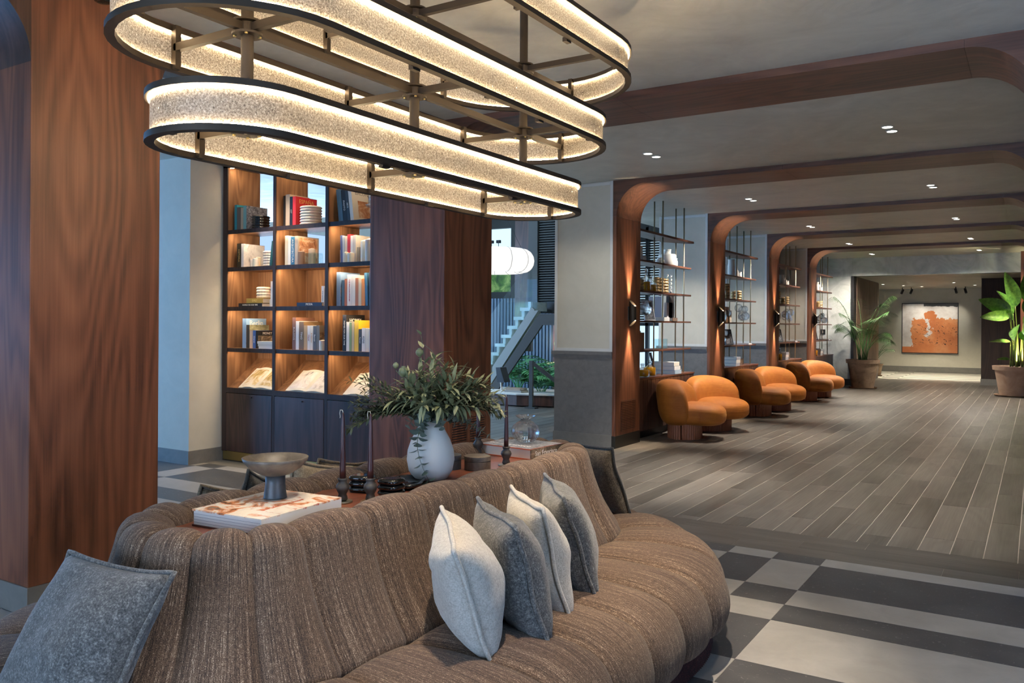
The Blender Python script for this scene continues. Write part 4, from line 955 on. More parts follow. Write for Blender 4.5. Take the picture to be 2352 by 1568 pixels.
# ---- wall lamps on the arch legs
SCG = emit('wall lamp opening', (1, .80, .55), 22)
sc0 = None
for i, y in enumerate(ARCH_Y[1:]):
    yy = y+.36; zz = 1.545
    if sc0 is None:
        sc0 = thing('wall_lamp', '', 'wall lamp', (XL, yy, zz), 0, 'up and down wall lamps on the arch legs')
        MB().box(0, .012, -.03, .03, -.08, .08).build('back_plate', M['bronze_dark'], sc0, world=False)
        rows = [[(.052+.040*math.cos(a), .040*math.sin(a), z*.155 - (.055*(1+math.cos(a))/2*1.4 if abs(z) == 1 else 0)*z) for z in (-1, -.5, 0, .5, 1)] for a in (2*PI*k/28 for k in range(28))]
        o = MB().grid(rows, closed_u=True).build('shell', M['bronze'], sc0, world=False, smooth=True)
        for s in (-1, 1):
            q = MB().lathe([(.033, 0), (.033, .004), (0, .004)], 20).build('light_opening', SCG, sc0, world=False); q.location = (.050, 0, s*.086)
        o = sc0
    else: o = dup(sc0, (XL, yy, zz))
    o['label'] = f'bronze up and down wall lamp on the {ORD[i]} arch leg past the bookcase'
    for s in (-1, 1):
        light('wall_lamp_light', 'SPOT', (XL+.045, yy, zz+s*.125), 75, (1, .78, .55), (XL+.03, yy, zz+s*1.4), spot=42, blend=.9, radius=.02)

# ---- recessed downlights, in pairs
DLM = emit('downlight lens', (1, .95, .85), 6)
dl0 = None
def downlight(x, y, z, label, group='recessed downlights'):
    global dl0
    if dl0 is None:
        dl0 = thing('downlight', label, 'downlight', (x, y, z), 0, group)
        MB().lathe([(.05, 0), (.05, -.004), (.040, -.006), (.040, 0)], 24).build('trim_ring', M['white'], dl0, world=False)
        MB().lathe([(.039, -.004), (0, -.004)], 24).build('lens', DLM, dl0, world=False); return dl0
    return dup(dl0, (x, y, z), None, label, group)
for bi, yb in enumerate((7.53, 10.82, 14.2, 17.5, 20.2)):
    for side, x in (('left', -3.16), ('right', -1.05)):
        for k in range(2):
            downlight(x+.01*k, yb-.09+.18*k, ZC-.001, f'{["nearer", "farther"][k]} lens of the {side} downlight pair in the {ORD[bi]} ceiling bay past the chandelier')
        light('downlight_beam', 'SPOT', (x, yb-.09, ZC-.03), 200 if side == 'left' else 165, SOFT, (x-.25 if side == 'left' else x-.1, yb-.1, 0), spot=(62 if side == 'left' else 85) if bi < 4 else 150, blend=.7, radius=.04)
        if side == 'left' and bi < 4: light('downlight_beam', 'SPOT', (x, yb+.09, ZC-.03), 34 if bi == 0 else 140, (1, .96, .88), (-4.4, ARCH_Y[bi+1]-(.35 if bi == 0 else .75), 1.4), spot=66, blend=.8, radius=.03)
for k, (x, y) in enumerate(((-3.7, 25.6), (-3.3, 26.6), (-2.9, 27.4), (-1.9, 25.3), (-1.5, 27.0))):
    downlight(x, y, 2.619, f'far hall downlight, {["first", "second", "third", "fourth", "fifth"][k]} from the left below the lintel')
for x, y in ((-3.2, 26), (-1.9, 26.2)): light('hall_light', 'SPOT', (x, y, 2.58), 170, (1, .88, .66), (x, y+.3, 0), spot=120, blend=.8, radius=.05)
# downlights over the seating (behind the chandelier, out of view)
for x, y, e, sp in ((-1.25, 1.9, 120, 50), (-1.2, 3.35, 190, 46), (-2.34, 2.28, 40, 42), (-2.04, 3.12, 36, 42), (-3.1, 4.4, 60, 85), (-6.1, 5.36, 42, 85), (-.6, 4.2, 26, 50)): light('downlight_beam', 'SPOT', (x, y, ZC-.03), e, (1, .84, .66), (x-(.25 if e > 50 else .03), y, 0), spot=sp, blend=.8, radius=.05)

# ---- shelving units
def bottle(label, loc, h, r, fill, group='decanters on the corridor shelves'):
    b = thing('decanter', label, 'decanter', loc, 0, group)
    MB().lathe([(r*.9, 0), (r, .006), (r, h*.5), (r*.6, h*.62), (r*.28, h*.7), (r*.26, h*.85), (r*.4, h*.86), (r*.36, h*.9)], 18).build('bottle_body', M['glass'], b, world=False, smooth=True)
    if fill: MB().lathe([(r*.84, .006), (r*.9, .012), (r*.9, h*fill), (0, h*fill)], 18).build('liquid', M['amber'], b, world=False, smooth=True)
    MB().lathe([(r*.2, h*.86), (r*.34, h*.92), (r*.36, h*.96), (r*.15, h)], 14).build('stopper', M['glass'], b, world=False, smooth=True); return b
def shade_vase(label, loc, h, r, mat, neck=.4, group='white vases on the corridor shelves'):
    o = MB().lathe([(r*.9, 0), (r, h*.05), (r, h*.62), (r*.9, h*.70), (r*neck, h*.74), (r*neck, h*.95), (r*neck*1.15, h), (r*neck*.8, h), (r*neck*.7, h*.7), (0, h*.5)], 24).build('vase', mat, None, smooth=True)
    o.location = loc; return tag(o, label, 'vase', group)
def gold_rib(label, loc, h, r, n, group='gold ribbed vessels on the corridor shelves'):
    prof = [(r*.8, 0)]
    for k in range(n):
        for q in range(5): prof.append((r*(.80+.2*math.sin(PI*(q+.5)/5)), h*(k+(q+.5)/5)/n))
    prof += [(r*.78, h), (r*.66, h), (r*.62, h*.2), (0, h*.18)]
    o = MB().lathe(prof, 24).build('ribbed_vessel', M['gold'], None, smooth=True); o.location = loc; return tag(o, label, 'vase', group)
def easel_frame(label, loc, w_, h, col, rz, lean=.22, mat=None):
    f = thing('picture_frame', label, 'picture frame', loc, rz, 'frames on the corridor shelves'); f.rotation_euler = (-lean, 0, rz); t = .018
    for q in ((-w_/2, w_/2, 0, t), (-w_/2, w_/2, h-t, h), (-w_/2, -w_/2+t, t, h-t), (w_/2-t, w_/2, t, h-t)): MB().box(q[0], q[1], -.008, .008, q[2], q[3]).build('frame_rail', C(*col), f, world=False)
    MB().box(-w_/2+t, w_/2-t, -.002, .004, t, h-t).build('picture', mat or M['print_grey'], f, world=False)
    MB().bar((0, .008, h*.6), (0, .10, .005), .02, .006).build('easel_leg', C(*col), f, world=False); return f
def glass_blob(label, loc, s):
    g = thing('glass_sculpture', label, 'glassware', loc, 0, 'bubble glass pieces on the corridor shelves'); rr = random.Random(label)
    for k in range(7):
        r = s*rr.uniform(.20, .3); x, y, z = s*rr.uniform(-.3, .3), s*rr.uniform(-.5, .5), r+s*rr.uniform(0, .75)
        o = MB().lathe([(r*math.sin(PI*q/8)+1e-5, -r*math.cos(PI*q/8)) for q in range(9)], 14).build('glass_bubble', M['glass'], g, world=False, smooth=True); o.location = (x, y, z)
    return g
SZ = [2.60, 2.22, 1.84, 1.465, 1.095]; CT = .752
YU = [(9.36, 11.40), (12.57, 14.62), (15.74, 17.80), (18.83, 20.95)]
for i, (ya, yb) in enumerate(YU):
    u = thing('shelving_unit', f'{ORD[i]} open brass and wood shelving unit along the corridor, on a walnut cabinet', 'shelf', (-4.3, ya, 0))
    cab = MB().box(-4.62, -4.13, ya, yb, .10, CT-.02).build('cabinet', M['walnut_dark'], u)
    MB().box(-4.60, -4.18, ya, yb-.02, 0, .10).build('toe_kick', M['black'], u)
    MB().box(-4.63, -4.115, ya, yb+.01, CT-.02, CT).build('cabinet_top', M['walnut_y'], u)
    n = 16; me = MB().box(-4.13, -4.122, 0, (yb-ya)/n-.006, .10, CT-.025).mesh('slat'); me.materials.append(M['walnut_dark'])
    for k in range(n): newobj('slat', me, None, u, Vector((4.3, k*(yb-ya)/n, 0)))
    for k, z in enumerate(SZ):
        ye = yb+.02 if k == 0 else yb-.08
        xb, xf = (-4.44, -4.14)
        pl = [(xb, ya), (xf, ya), (xf, ye), (xf-.03, ye), (xb+.10, ye-.25), (xb, ye-.45)]
        MB().prism(pl, 'z', z-.030 if k == 0 else z-.022, z).build('shelf_board', M['walnut_y'], u)
    for yp in (ya+.18, ya+1.02, ya+1.80):
        for xp in (-4.19, -4.31): MB().tube([(xp, yp, CT), (xp, yp, ZC)], .0095, 10).build('brass_rod', M['brass_rod'], u, smooth=True)
    # things on the shelves
    S = lambda k: SZ[k] if k < 5 else CT
    on = f'{["first", "second", "third", "fourth"][i]} corridor shelf unit'
    A = lambda f, k, x=-4.27: (x, ya+f, S(k)+.0005)
    if i == 0:
        shade_vase(f'tall white cylinder vase, upper left of the {on}', A(.42, 1), .19, .05, M['white'], .95)
        shade_vase(f'small white bowl beside the cylinder vase, {on}', A(.55, 1), .07, .045, M['white'], .9)
        shade_vase(f'round white bottle vase on the {on}', A(1.38, 1), .22, .12, M['white'], .42); shade_vase(f'small white jar left of the round bottle vase, {on}', A(1.12, 1), .09, .06, M['white'], .6); shade_vase(f'white cup right of the round bottle vase, {on}', A(1.58, 1), .11, .07, M['white'], .9)
        gold_rib(f'short gold ribbed vessel at the left of the {on}', A(.43, 2), .15, .065, 4); bottle(f'tall amber decanter on the {on}', A(.66, 2), .30, .06, .42); bottle(f'short amber decanter on the {on}', A(.84, 2), .22, .065, .42)
        gold_rib(f'gold ribbed vessel behind a rod on the {on}', A(.99, 2), .20, .05, 5); gold_rib(f'gold ribbed vessel, left of the middle pair on the {on}', A(1.13, 2), .20, .06, 5); gold_rib(f'gold ribbed vessel, right of the middle pair on the {on}', A(1.27, 2), .20, .065, 5)
        for k in range(2):
            c = thing('twisted_candle', f'{["left", "right"][k]} twisted ivory candle on the {on}', 'candle', A(1.39+.13*k, 2), 0, 'twisted candles on the corridor shelves')
            MB().lathe([(.02, 0), (.012, .012), (.008, .03)], 12).build('holder', M['black'], c, world=False); MB().tube([(.008*math.cos(q*1.3), .008*math.sin(q*1.3), .03+q*.011) for q in range(22)], .008, 6).build('wax', M['white_wax'], c, world=False, smooth=True)
        glass_blob(f'large bubble glass on the {on}, third shelf', A(.48, 3), .24); easel_frame(f'open display book leaning on the {on}', A(.80, 3), .20, .27, (.5, .5, .5), 1.25)
        lying(f'pale book lying in the middle of the {on}', -4.27, ya+1.05, SZ[3], .2, .26, .05, WHT, group='books on the corridor shelves', rz=PI/2); lying(f'brown lying book with a box on the {on}', -4.25, ya+1.32, SZ[3], .18, .24, .045, (.16, .11, .08), group='books on the corridor shelves', rz=PI/2)
        for k, (f, hh, col) in enumerate(((1.50, .34, (.40, .39, .44)), (1.60, .26, (.55, .55, .55)), (1.68, .36, (.07, .06, .06)))): book(f'{["violet grey", "white framed", "tall dark"][k]} upright book at the right of the {on}', -4.40, .04, hh, .2, col, SZ[3], y=ya+f, rz=PI/2 if k < 1 else 0, group='books on the corridor shelves')
        for k in range(3): book(f'{["teal", "cream", "brown"][k]} upright book at the left of the {on}', -4.36+.05*k, .04, .26-.02*k, .2, ((.03, .16, .17), (.6, .56, .48), (.25, .13, .08))[k], SZ[4], y=ya+.30, group='books on the corridor shelves')
        gb = thing('glass_case', f'brass edged glass case on the {on}', 'box', A(1.15, 4))
        for q in ((-.06, .06, -.10, -.098), (-.06, .06, .098, .10), (-.06, -.058, -.098, .098), (.058, .06, -.098, .098)): MB().box(*q, 0, .13).build('pane', M['glass_box'], gb, world=False)
        for x in (-.06, .06):
            for y2 in (-.1, .1): MB().bar((x, y2, 0), (x, y2, .13), .004, .004, (1, 0, 0)).build('edge_bar', M['brass_rod'], gb, world=False)
        MB().box(-.06, .06, -.1, .1, 0, .004).build('base', M['brass_rod'], gb, world=False)
        bottle(f'squat amber decanter on the cabinet of the {on}', A(.52, 5, -4.25), .17, .085, .5); bottle(f'wide amber decanter on the cabinet of the {on}', A(.75, 5, -4.25), .20, .08, .55); glass_blob(f'bubble glass with green leaves on the cabinet of the {on}', A(.45, 5, -4.42), .26)
        easel_frame(f'black framed picture leaning on the cabinet of the {on}', A(.98, 5), .20, .30, (.06, .05, .05), 1.9)
        for k in range(3): lying(f'{["lowest pale blue", "middle white", "topmost cream"][k]} book of the stack on the cabinet of the {on}', -4.28, ya+1.40-.03*k, CT+.055*k, .24-.02*k, .34, .052, ((.30, .42, .52), (.60, .60, .58), (.62, .58, .50))[k], group='books on the corridor shelves', rz=PI/2)
        o = MB().lathe([(.0, 0), (.05, .01), (.06, .045), (.04, .08), (0, .09)], 16, wob=lambda a, z: 1+.12*math.sin(5*a)).build('stone_ornament', M['soapstone'], None, smooth=True); o.location = (-4.23, ya+1.66, CT); tag(o, f'dark rough stone ornament on the cabinet of the {on}', 'ornament')
    else:
        rr = random.Random(i); nm = on
        shade_vase(f'tall white vase on the {nm}', A(.98, 1), .28 if i == 1 else .20, .06, M['white'], .9); shade_vase(f'medium white vase on the {nm}', A(1.22, 1), .16, .05, M['white'], .6); shade_vase(f'small white vase on the {nm}', A(1.40, 1), .10, .05, M['white'], .9)
        shade_vase(f'white box vase at the left of the {nm}', A(.50, 1), .17, .06, M['white'], .95)
        if i == 1: bottle(f'amber decanter at the left of the {nm}', A(.50, 2), .24, .06, .4)
        gold_rib(f'tall gold ribbed vessel on the {nm}', A(.72, 2), .25, .06, 6); gold_rib(f'low gold ribbed vessel, left one on the {nm}', A(1.12, 2), .14, .055, 3); gold_rib(f'low gold ribbed vessel, right one on the {nm}', A(1.34, 2), .16, .07, 4)
        glass_blob(f'bubble glass at the left of the {nm}', A(.55, 3), .22); glass_blob(f'bubble glass at the right of the {nm}', A(1.48, 3), .26)
        for k in range(3): book(f'{["grey", "brown", "cream"][k]} upright book in the middle of the {nm}', -4.40, .045, (.30, .26, .20)[k], .2, ((.10, .10, .11), (.22, .12, .06), (.56, .50, .40))[k], SZ[3], y=ya+.85+.12*k, rz=PI/2 if k == 0 else 0, group='books on the corridor shelves')
        easel_frame(f'dark frame leaning on the {nm}', A(.92, 4), .22, .26, (.05, .05, .06), 1.3); glass_blob(f'bubble glass beside the dark frame, {nm}', A(.50, 4), .22)
        lying(f'pale tray lying at the right of the {nm}', -4.27, ya+1.40, SZ[4], .18, .40, .025, (.45, .46, .44), group='books on the corridor shelves', rz=PI/2)
        easel_frame(f'red brown picture leaning on the cabinet of the {nm}', A(.52, 5), .24, .30, (.10, .05, .04), 1.5, mat=M['print_warm'])
        for k in range(3): lying(f'{["lower", "middle", "upper"][k]} book of the stack on the cabinet of the {nm}', -4.28, ya+.95+.02*k, CT+.05*k, .22, .28, .048, ((.35, .38, .42), (.60, .58, .54), (.30, .32, .36))[k], group='books on the corridor shelves', rz=PI/2)
        if i != 1: bottle(f'amber bottle on the cabinet of the {nm}', A(.62, 5, -4.2), .24, .05, .5)
        lying(f'dark brown book at the right of the cabinet of the {nm}', -4.27, ya+1.30, CT, .16, .16, .11, (.12, .08, .05), group='books on the corridor shelves', rz=PI/2)

# ---- orange armchairs
def sup(cx, cy, cz, a, b, c, e1=.55, e2=.6, nu=40, nv=22, f=None):
    def sp(x, p): return math.copysign(abs(x)**p, x)
    rows = []
    for i in range(nu):
        w_ = 2*PI*i/nu; row = []
        for j in range(nv+1):
            v_ = -PI/2+PI*j/nv
            q = Vector((a*sp(math.cos(v_), e1)*sp(math.cos(w_), e2), b*sp(math.cos(v_), e1)*sp(math.sin(w_), e2), c*sp(math.sin(v_), e1)))
            if f: q = f(q)
            row.append((cx+q.x, cy+q.y, cz+q.z))
        rows.append(row)
    return MB().grid(rows, closed_u=True)
def chair(label, loc, rz):
    c = thing('armchair', label, 'armchair', loc, rz, 'orange velvet armchairs along the corridor'); c.scale = (.88, .88, .96)
    def fs(q): q.x += -.05*(q.y/.4)**2*1.0; q.z -= .02*max(0, q.x/.4)**2; return q
    sup(.06, 0, .325, .42, .40, .145, .62, .62, f=fs).build('seat', M['velvet'], c, world=False, smooth=True)
    def fb(q):
        q.x += .16*(q.y/.42)**2; q.x -= .045*(q.z/.29); q.z -= .035*(q.y/.42)**2; return q
    sup(-.27, 0, .465, .215, .44, .29, .60, .62, f=fb).build('backrest', M['velvet'], c, world=False, smooth=True)
    def drum(x0, r, a0, a1, n=46):
        P = []
        for k in range(n+1):
            a = a0+(a1-a0)*k/n; q = r*(1-.025*(k % 2)); P.append((x0+q*math.cos(a), q*1.25*math.sin(a)))
        return P
    MB().prism(drum(-.10, .235, PI*.5, PI*1.5), 'z', 0, .205).build('fluted_base', M['chair_base'], c, world=False)
    MB().prism(drum(-.085, .235, -PI*.5, PI*.5), 'z', 0, .205).build('fluted_base', M['chair_base'], c, world=False)
    return c
ch0 = chair('nearest orange velvet armchair, seen from its side', (-3.66, 10.05, 0), .18)
POS = [((-3.66, 10.05), .18, None), ((-3.645, 10.98), -.62, 'orange velvet armchair facing the nearest one, by the first shelving unit'),
       ((-3.66, 13.27), .18, 'orange velvet armchair seen from its side by the second shelving unit'), ((-3.645, 14.20), -.62, 'orange velvet armchair facing the camera by the second shelving unit'),
       ((-3.66, 16.50), .18, 'orange velvet armchair seen from its side by the third shelving unit'), ((-3.645, 17.43), -.62, 'farthest orange velvet armchair, facing the camera by the third shelving unit')]
for p, a, l in POS[1:]: dup(ch0, (*p, 0), a, l)

# ---- abstract painting and its spots
pf = thing('painting', 'large abstract orange and white painting on the end wall', 'painting', (-2.835, 28.98, 1.38))
W2, H2 = .775, .765
MB().raw([(-W2, -.03, -H2), (W2, -.03, -H2), (W2, -.03, H2), (-W2, -.03, H2)], [(0, 1, 2, 3)], [(0, 0), (1, 0), (1, 1), (0, 1)]).build('canvas', M['painting'], pf, world=False, fix=False)
for q in ((-W2-.02, W2+.02, -H2-.02, -H2), (-W2-.02, W2+.02, H2, H2+.02), (-W2-.02, -W2, -H2, H2), (W2, W2+.02, -H2, H2)): MB().box(q[0], q[1], -.045, .01, q[2], q[3]).build('frame_rail', M['black'], pf, world=False)
MB().box(-W2, W2, -.029, .0, -H2, H2).build('stretcher', M['page'], pf, world=False)
for k, x in enumerate((-3.50, -3.25, -2.05, -1.80)):
    s = thing('track_spot', f'{["first", "second", "third", "fourth"][k]} black track spot from the left above the painting', 'spotlight', (x, 28.0, 2.62), 0, 'track spots above the painting')
    MB().lathe([(.012, -.05), (.012, 0)], 10).build('stem', M['black'], s, world=False)
    o = MB().lathe([(.0, .06), (.035, .06), (.035, -.09), (.030, -.092)], 16).build('can', M['black'], s, world=False); o.location = (0, .02, -.11); o.rotation_euler = (-.55, .3 if k < 2 else -.3, 0)
    tx = -3.1 if k < 2 else -2.5
    light('track_spot_light', 'SPOT', (x, 28.05, 2.42), 15, (1, .95, .82), (tx+(.25 if k % 2 else -.15), 28.95, 1.55), spot=58, blend=.8, radius=.03)

# ---- potted palm
def pot(parent, r0_, r1, h, mat, rim=.03):
    MB().lathe([(r0_, 0), (r1*.96, h*.86), (r1*1.06, h*.87), (r1*1.08, h), (r1*.96, h), (r1*.9, h*.9), (0, h*.9)], 40).build('pot', mat, parent, world=False, smooth=True)
    smooth_angle(parent.children[-1], 35)
    MB().lathe([(r1*.94, h*.88), (r1*.6, h*.905), (0, h*.91)], 24).build('soil', M['soil'], parent, world=False)
    MB().lathe([(r0_*1.25, 0), (r0_*1.35, .03), (r0_*1.28, .03), (r0_*1.2, .012), (0, .012)], 36).build('saucer', M['terracotta'], parent, world=False)
pp = thing('potted_palm', 'tall palm in a weathered terracotta pot at the end of the shelving units', 'plant', (-3.38, 20.50, 0))
pot(pp, .23, .34, .66, M['terracotta'])
rg = random.Random(5)
def frond(parent, base, az, L, rise, droop, nl=22, ll=.36):
    d = Vector((math.cos(az), math.sin(az), 0)); pts = []
    for i in range(17):
        t = i/16; pts.append(Vector(base) + d*(L*.78*t**1.35) + Vector((0, 0, rise*t - droop*t**2.6)))
    o = MB().tube(pts, [.010*(1-.75*i/16) for i in range(17)], 5).build('frond', M['leaf_palm'], parent, world=False, smooth=True)
    mb = MB()
    for k in range(nl):
        t = .36+.64*k/(nl-1); i = min(15, int(t*16)); p = pts[i].lerp(pts[i+1], t*16-i); tg = (pts[i+1]-pts[i]).normalized(); sd = tg.cross(Vector((0, 0, 1))).normalized()
        for s in (1, -1): leaf(mb, p, sd*s*1.0 + tg*.5 + Vector((0, 0, .05-.45*t)), Vector((0, 0, 1)), ll*(1.05-.55*abs(t-.6)*1.6), .014, .25, 4)
    mb.build('leaflets', M['leaf_palm'], o, world=False, smooth=True)
for k in range(20):
    az = k*2.4 + .3; tall = k % 2 == 0
    frond(pp, (rg.uniform(-.08, .08), rg.uniform(-.08, .08), .62), az, (.78 if tall else .70)*rg.uniform(.85, 1.1)*(1-.35*max(0, math.sin(az))), (2.05 if tall else 1.35)*rg.uniform(.75, 1.05), (.62 if tall else .55))
# ---- bird of paradise plant
bp = thing('banana_plant', 'broad leafed plant in a pale terracotta pot at the right edge', 'plant', (-.36, 20.05, 0))
pot(bp, .30, .40, .62, M['terracotta_pale'])
def big_leaf(parent, base, tip, L, Wd, az, pitch, roll=0):
    base, tip = Vector(base), Vector(tip); mid = (base+tip)/2 + Vector((0, 0, .1)); pts = [base*(1-t)**2+mid*2*t*(1-t)+tip*t*t for t in (i/8 for i in range(9))]
    st = MB().tube(pts, [.018*(1-.5*i/8) for i in range(9)], 6).build('leaf_stalk', M['stem_big'], parent, world=False, smooth=True)
    d = Vector((math.cos(az)*math.cos(pitch), math.sin(az)*math.cos(pitch), math.sin(pitch))); s = d.cross(Vector((0, 0, 1))).normalized(); s = Matrix.Rotation(roll, 3, d) @ s; nn = s.cross(d)
    P = []
    for i in range(13):
        f = i/12; w_ = Wd*.5*math.sin(PI*min(1, f**.75*.96+.03))**.8; c = tip + d*(L*f) - nn*(.22*L*f*f); P.append([c - s*w_ + nn*(w_*.28), c - s*w_*.5 + nn*(w_*.12), c, c + s*w_*.5 + nn*(w_*.12), c + s*w_ + nn*(w_*.28)])
    MB().grid(P).build('leaf_blade', M['leaf_big'], st, world=False, smooth=True)
for q in (((-.05, 0, .6), (-.10, -.05, 1.75), .62, .30, PI, .45, 1.35), ((.05, 0, .6), (-.02, .02, 1.85), .72, .30, PI*.9, 1.40, 1.4), ((.1, 0, .6), (.16, .05, 1.95), .70, .28, .3, 1.45, 1.5), ((0, -.05, .6), (-.12, -.12, 1.62), .52, .26, PI, .12, 1.0), ((.02, -.08, .6), (-.05, -.15, 1.55), .60, .32, PI*.6, .55, 1.2), ((.1, -.02, .6), (.15, -.1, 1.7), .6, .36, .3, .9, 1.3),
          ((-.1, 0, .6), (-.10, -.05, 1.12), .38, .10, PI, .12, .9), ((-.06, -.05, .6), (-.12, -.08, .76), .22, .08, PI, .1, .9), ((.06, .05, .6), (.12, .08, 1.5), .6, .34, .1, .5, 1.2), ((0, .1, .6), (-.06, .15, 1.70), .6, .30, 2.2, 1.0, 1.3), ((.12, -.08, .6), (.10, -.16, 1.35), .45, .28, 5.2, -.4, .9), ((.0, -.1, .6), (.02, -.18, 1.45), .42, .26, 4.4, -.6, .6)): big_leaf(bp, *q)
light('plant_uplight', 'SPOT', (-.30, 19.86, .66), 80, (1, .86, .50), (-.34, 20.15, 2.4), spot=70, blend=.7, radius=.03)
light('plant_uplight', 'SPOT', (-3.3, 20.25, .66), 6, (1, .95, .80), (-3.4, 20.6, 2.4), spot=70, blend=.7, radius=.03)
# ---- wall switch by the fourth shelf
sw = thing('wall_switch', 'small black control panel on the polished stone wall', 'switch', (-4.40, 21.185, 1.28)); MB().box(-.05, .05, -.012, .004, -.06, .06).build('plate', M['black'], sw, world=False); MB().box(-.03, .0, -.014, -.012, -.03, .03).build('button', M['white'], sw, world=False)

# ================================================================== stair atrium between the columns
st = thing('staircase', 'grey steel stair flight with glass balustrade behind the column', 'staircase', (-8.5, 12.8, 0))
def slab(poly, y0, y1, name, mat): return MB().prism(poly, 'y', y0, y1).build(name, mat, st)
slab([(-9.2, -.42+.05), (-8.48, .02), (-7.40, 1.40), (-6.3, 1.40), (-6.3, 1.60), (-7.46, 1.60), (-8.48, .28), (-9.2, -.2)], 12.75, 12.80, 'stringer', M['stair_metal'])
M['rail'] = plain('pale grey rail', (.22, .23, .21), .5)
slab([(-8.50, .45), (-7.60, 1.66), (-7.50, 1.66), (-8.50, .31)], 12.78, 12.86, 'base_rail', M['rail'])
slab([(-8.50, .62), (-7.66, 1.72), (-7.60, 1.67), (-8.50, .46)], 12.82, 12.88, 'glass_shoe', M['rail'])
slab([(-8.9, .2), (-7.56, 1.72), (-7.56, 2.72), (-8.9, 1.2)], 12.84, 12.852, 'glass_balustrade', M['glass_box'])
for k in range(8):
    x = -8.9+.135*k; MB().box(x, x+.22, 12.90, 13.5, .50+.165*k, .56+.165*k).box(x+.16, x+.22, 12.92, 13.5, .56+.165*k, .665+.165*k).build('step', M['marble'], st)
ps = thing('balustrade_post', 'grey steel post with sloping handrail in front of the plants', 'railing', (-7.2, 12.07, 0))
MB().box(-7.245, -7.175, 12.05, 12.09, 0, .80).build('post', M['stair_metal'], ps); MB().box(-7.30, -7.10, 12.0, 12.14, 0, .02).build('foot_plate', M['stair_metal'], ps); MB().bar((-7.2, 12.07, .77), (-6.55, 12.3, .25), .04, .06).build('handrail', M['stair_metal'], ps)
dk = thing('low_counter', 'low walnut counter with white top below the stairs', 'counter', (-7.7, 12.3, 0))
MB().prism([(-9.3, 12.3), (-7.55, 12.15), (-6.95, 12.35), (-6.95, 12.75), (-9.3, 12.75)], 'z', .02, .20).build('counter_body', M['walnut_dark'], dk)
MB().prism([(-9.3, 12.27), (-7.54, 12.11), (-6.90, 12.33), (-6.90, 12.78), (-9.3, 12.78)], 'z', .20, .225).build('counter_top', M['white'], dk)
for k in range(2): lying(f'{["lower", "upper"][k]} book on the low counter below the stairs', -7.72, 12.42, .2255+.036*k, .34-.04*k, .24, .035, ((.30, .26, .22), (.36, .24, .16))[k], group='books on the low counter')
tv = thing('desk_screen', 'small black screen on a white stand on the low counter', 'screen', (-8.05, 12.45, .226)); MB().box(-.05, .05, -.06, .06, 0, .02).build('foot', M['white'], tv, world=False); MB().bar((0, 0, .02), (-.03, .02, .22), .03, .02).build('stand', M['white'], tv, world=False); MB().raw([(-.03, -.10, .16), (.12, -.10, .16), (.03, -.10, .42), (-.06, -.10, .42), (-.03, .1, .16), (.12, .1, .16), (.03, .1, .42), (-.06, .1, .42)], [(0, 1, 2, 3), (4, 7, 6, 5), (0, 4, 5, 1), (1, 5, 6, 2), (2, 6, 7, 3), (3, 7, 4, 0)]).build('display', M['black'], tv, world=False)
# ring pendant
RGM = emit('ring lamp skin', (1, .97, .92), .48)
rp = thing('ring_pendant', 'white glowing ring pendant lamp above the stairs', 'pendant lamp', (-7.95, 12.0, 2.5))
seg = 12
for k in range(seg):
    rows = []
    for i in range(9):
        a = 2*PI*(k+i/8*.985)/seg; rows.append([((.52+.19*math.cos(q))*math.cos(a), (.52+.19*math.cos(q))*math.sin(a), .205*math.sin(q)) for q in (2*PI*j/16 for j in range(17))])
    MB().grid(rows).build('ring_segment', RGM, rp, world=False, smooth=True)
for k in range(seg):
    a = 2*PI*(k-.008)/seg; MB().tube([((.52+.1915*math.cos(q))*math.cos(a), (.52+.1915*math.cos(q))*math.sin(a), .2065*math.sin(q)) for q in (2*PI*j/20 for j in range(20))], .004, 5, closed=True).build('seam_wire', C(.35, .35, .34), rp, world=False)
for a in (.2, 2.3, 4.4): MB().tube([(.52*math.cos(a), .52*math.sin(a), .2), (-.55, .1, 2.09)], .004, 5).build('suspension_cable', M['black'], rp, world=False)
# louvre screen, wood wall, fluted wall
ls = thing('louvre_screen', 'black louvre screen at the right of the stairs', 'louvre', (-7.9, 13.5, 1.7))
MB().box(-7.95, -6.2, 13.60, 13.62, 1.62, 4.58).build('backing', M['black'], ls)
me = MB().bar((-7.93, 13.55, 0), (-6.2, 13.55, 0), .05, .014, (0, .5, 1)).mesh('louvre_blade'); me.materials.append(plain('black louvre', (.03, .03, .032), .4))
for k in range(38): newobj('louvre_blade', me, None, ls, Vector((7.9, -13.5, 1.86+.046*k-1.7)))
MB().box(-8.15, -7.95, 13.5, 13.64, 1.62, 4.58).build('side_post', M['stair_metal'], ls)
MB().box(-8.52, -8.15, 13.62, 13.70, .9, 4.58).build('wood_cladding', M['walnut_dark'], ls)
fl = MB().box(-12, -8.95, 15.9, 16.0, 0, 2.0).build('wall_fluted', plain('blue fluted panel', (.06, .10, .15), .5)); tag(fl, 'dark blue fluted wall behind the atrium plants', kind='structure')
me = MB().box(0, .05, -.03, 0, 0, 2.0).mesh('flute'); me.materials.append(fl.data.materials[0])
for k in range(36): newobj('flute', me, None, fl, (-12+.085*k, 15.9, 0))
w = MB().box(-8.95, -5.4, 15.9, 16.0, 0, 4.6).build('wall_wood_atrium', M['walnut']); tag(w, 'walnut wall behind the atrium plants', kind='structure')
al = thing('wall_lamp', 'small brass half round wall lamp behind the pillar, above the plants', 'wall lamp', (-9.0+.2, 15.88, 1.0)); MB().lathe([(.10, -.03), (.10, .03), (.09, .03), (.09, -.03)], 20).build('shell', M['brass'], al, world=False); al.children[0].rotation_euler = (PI/2, 0, 0)
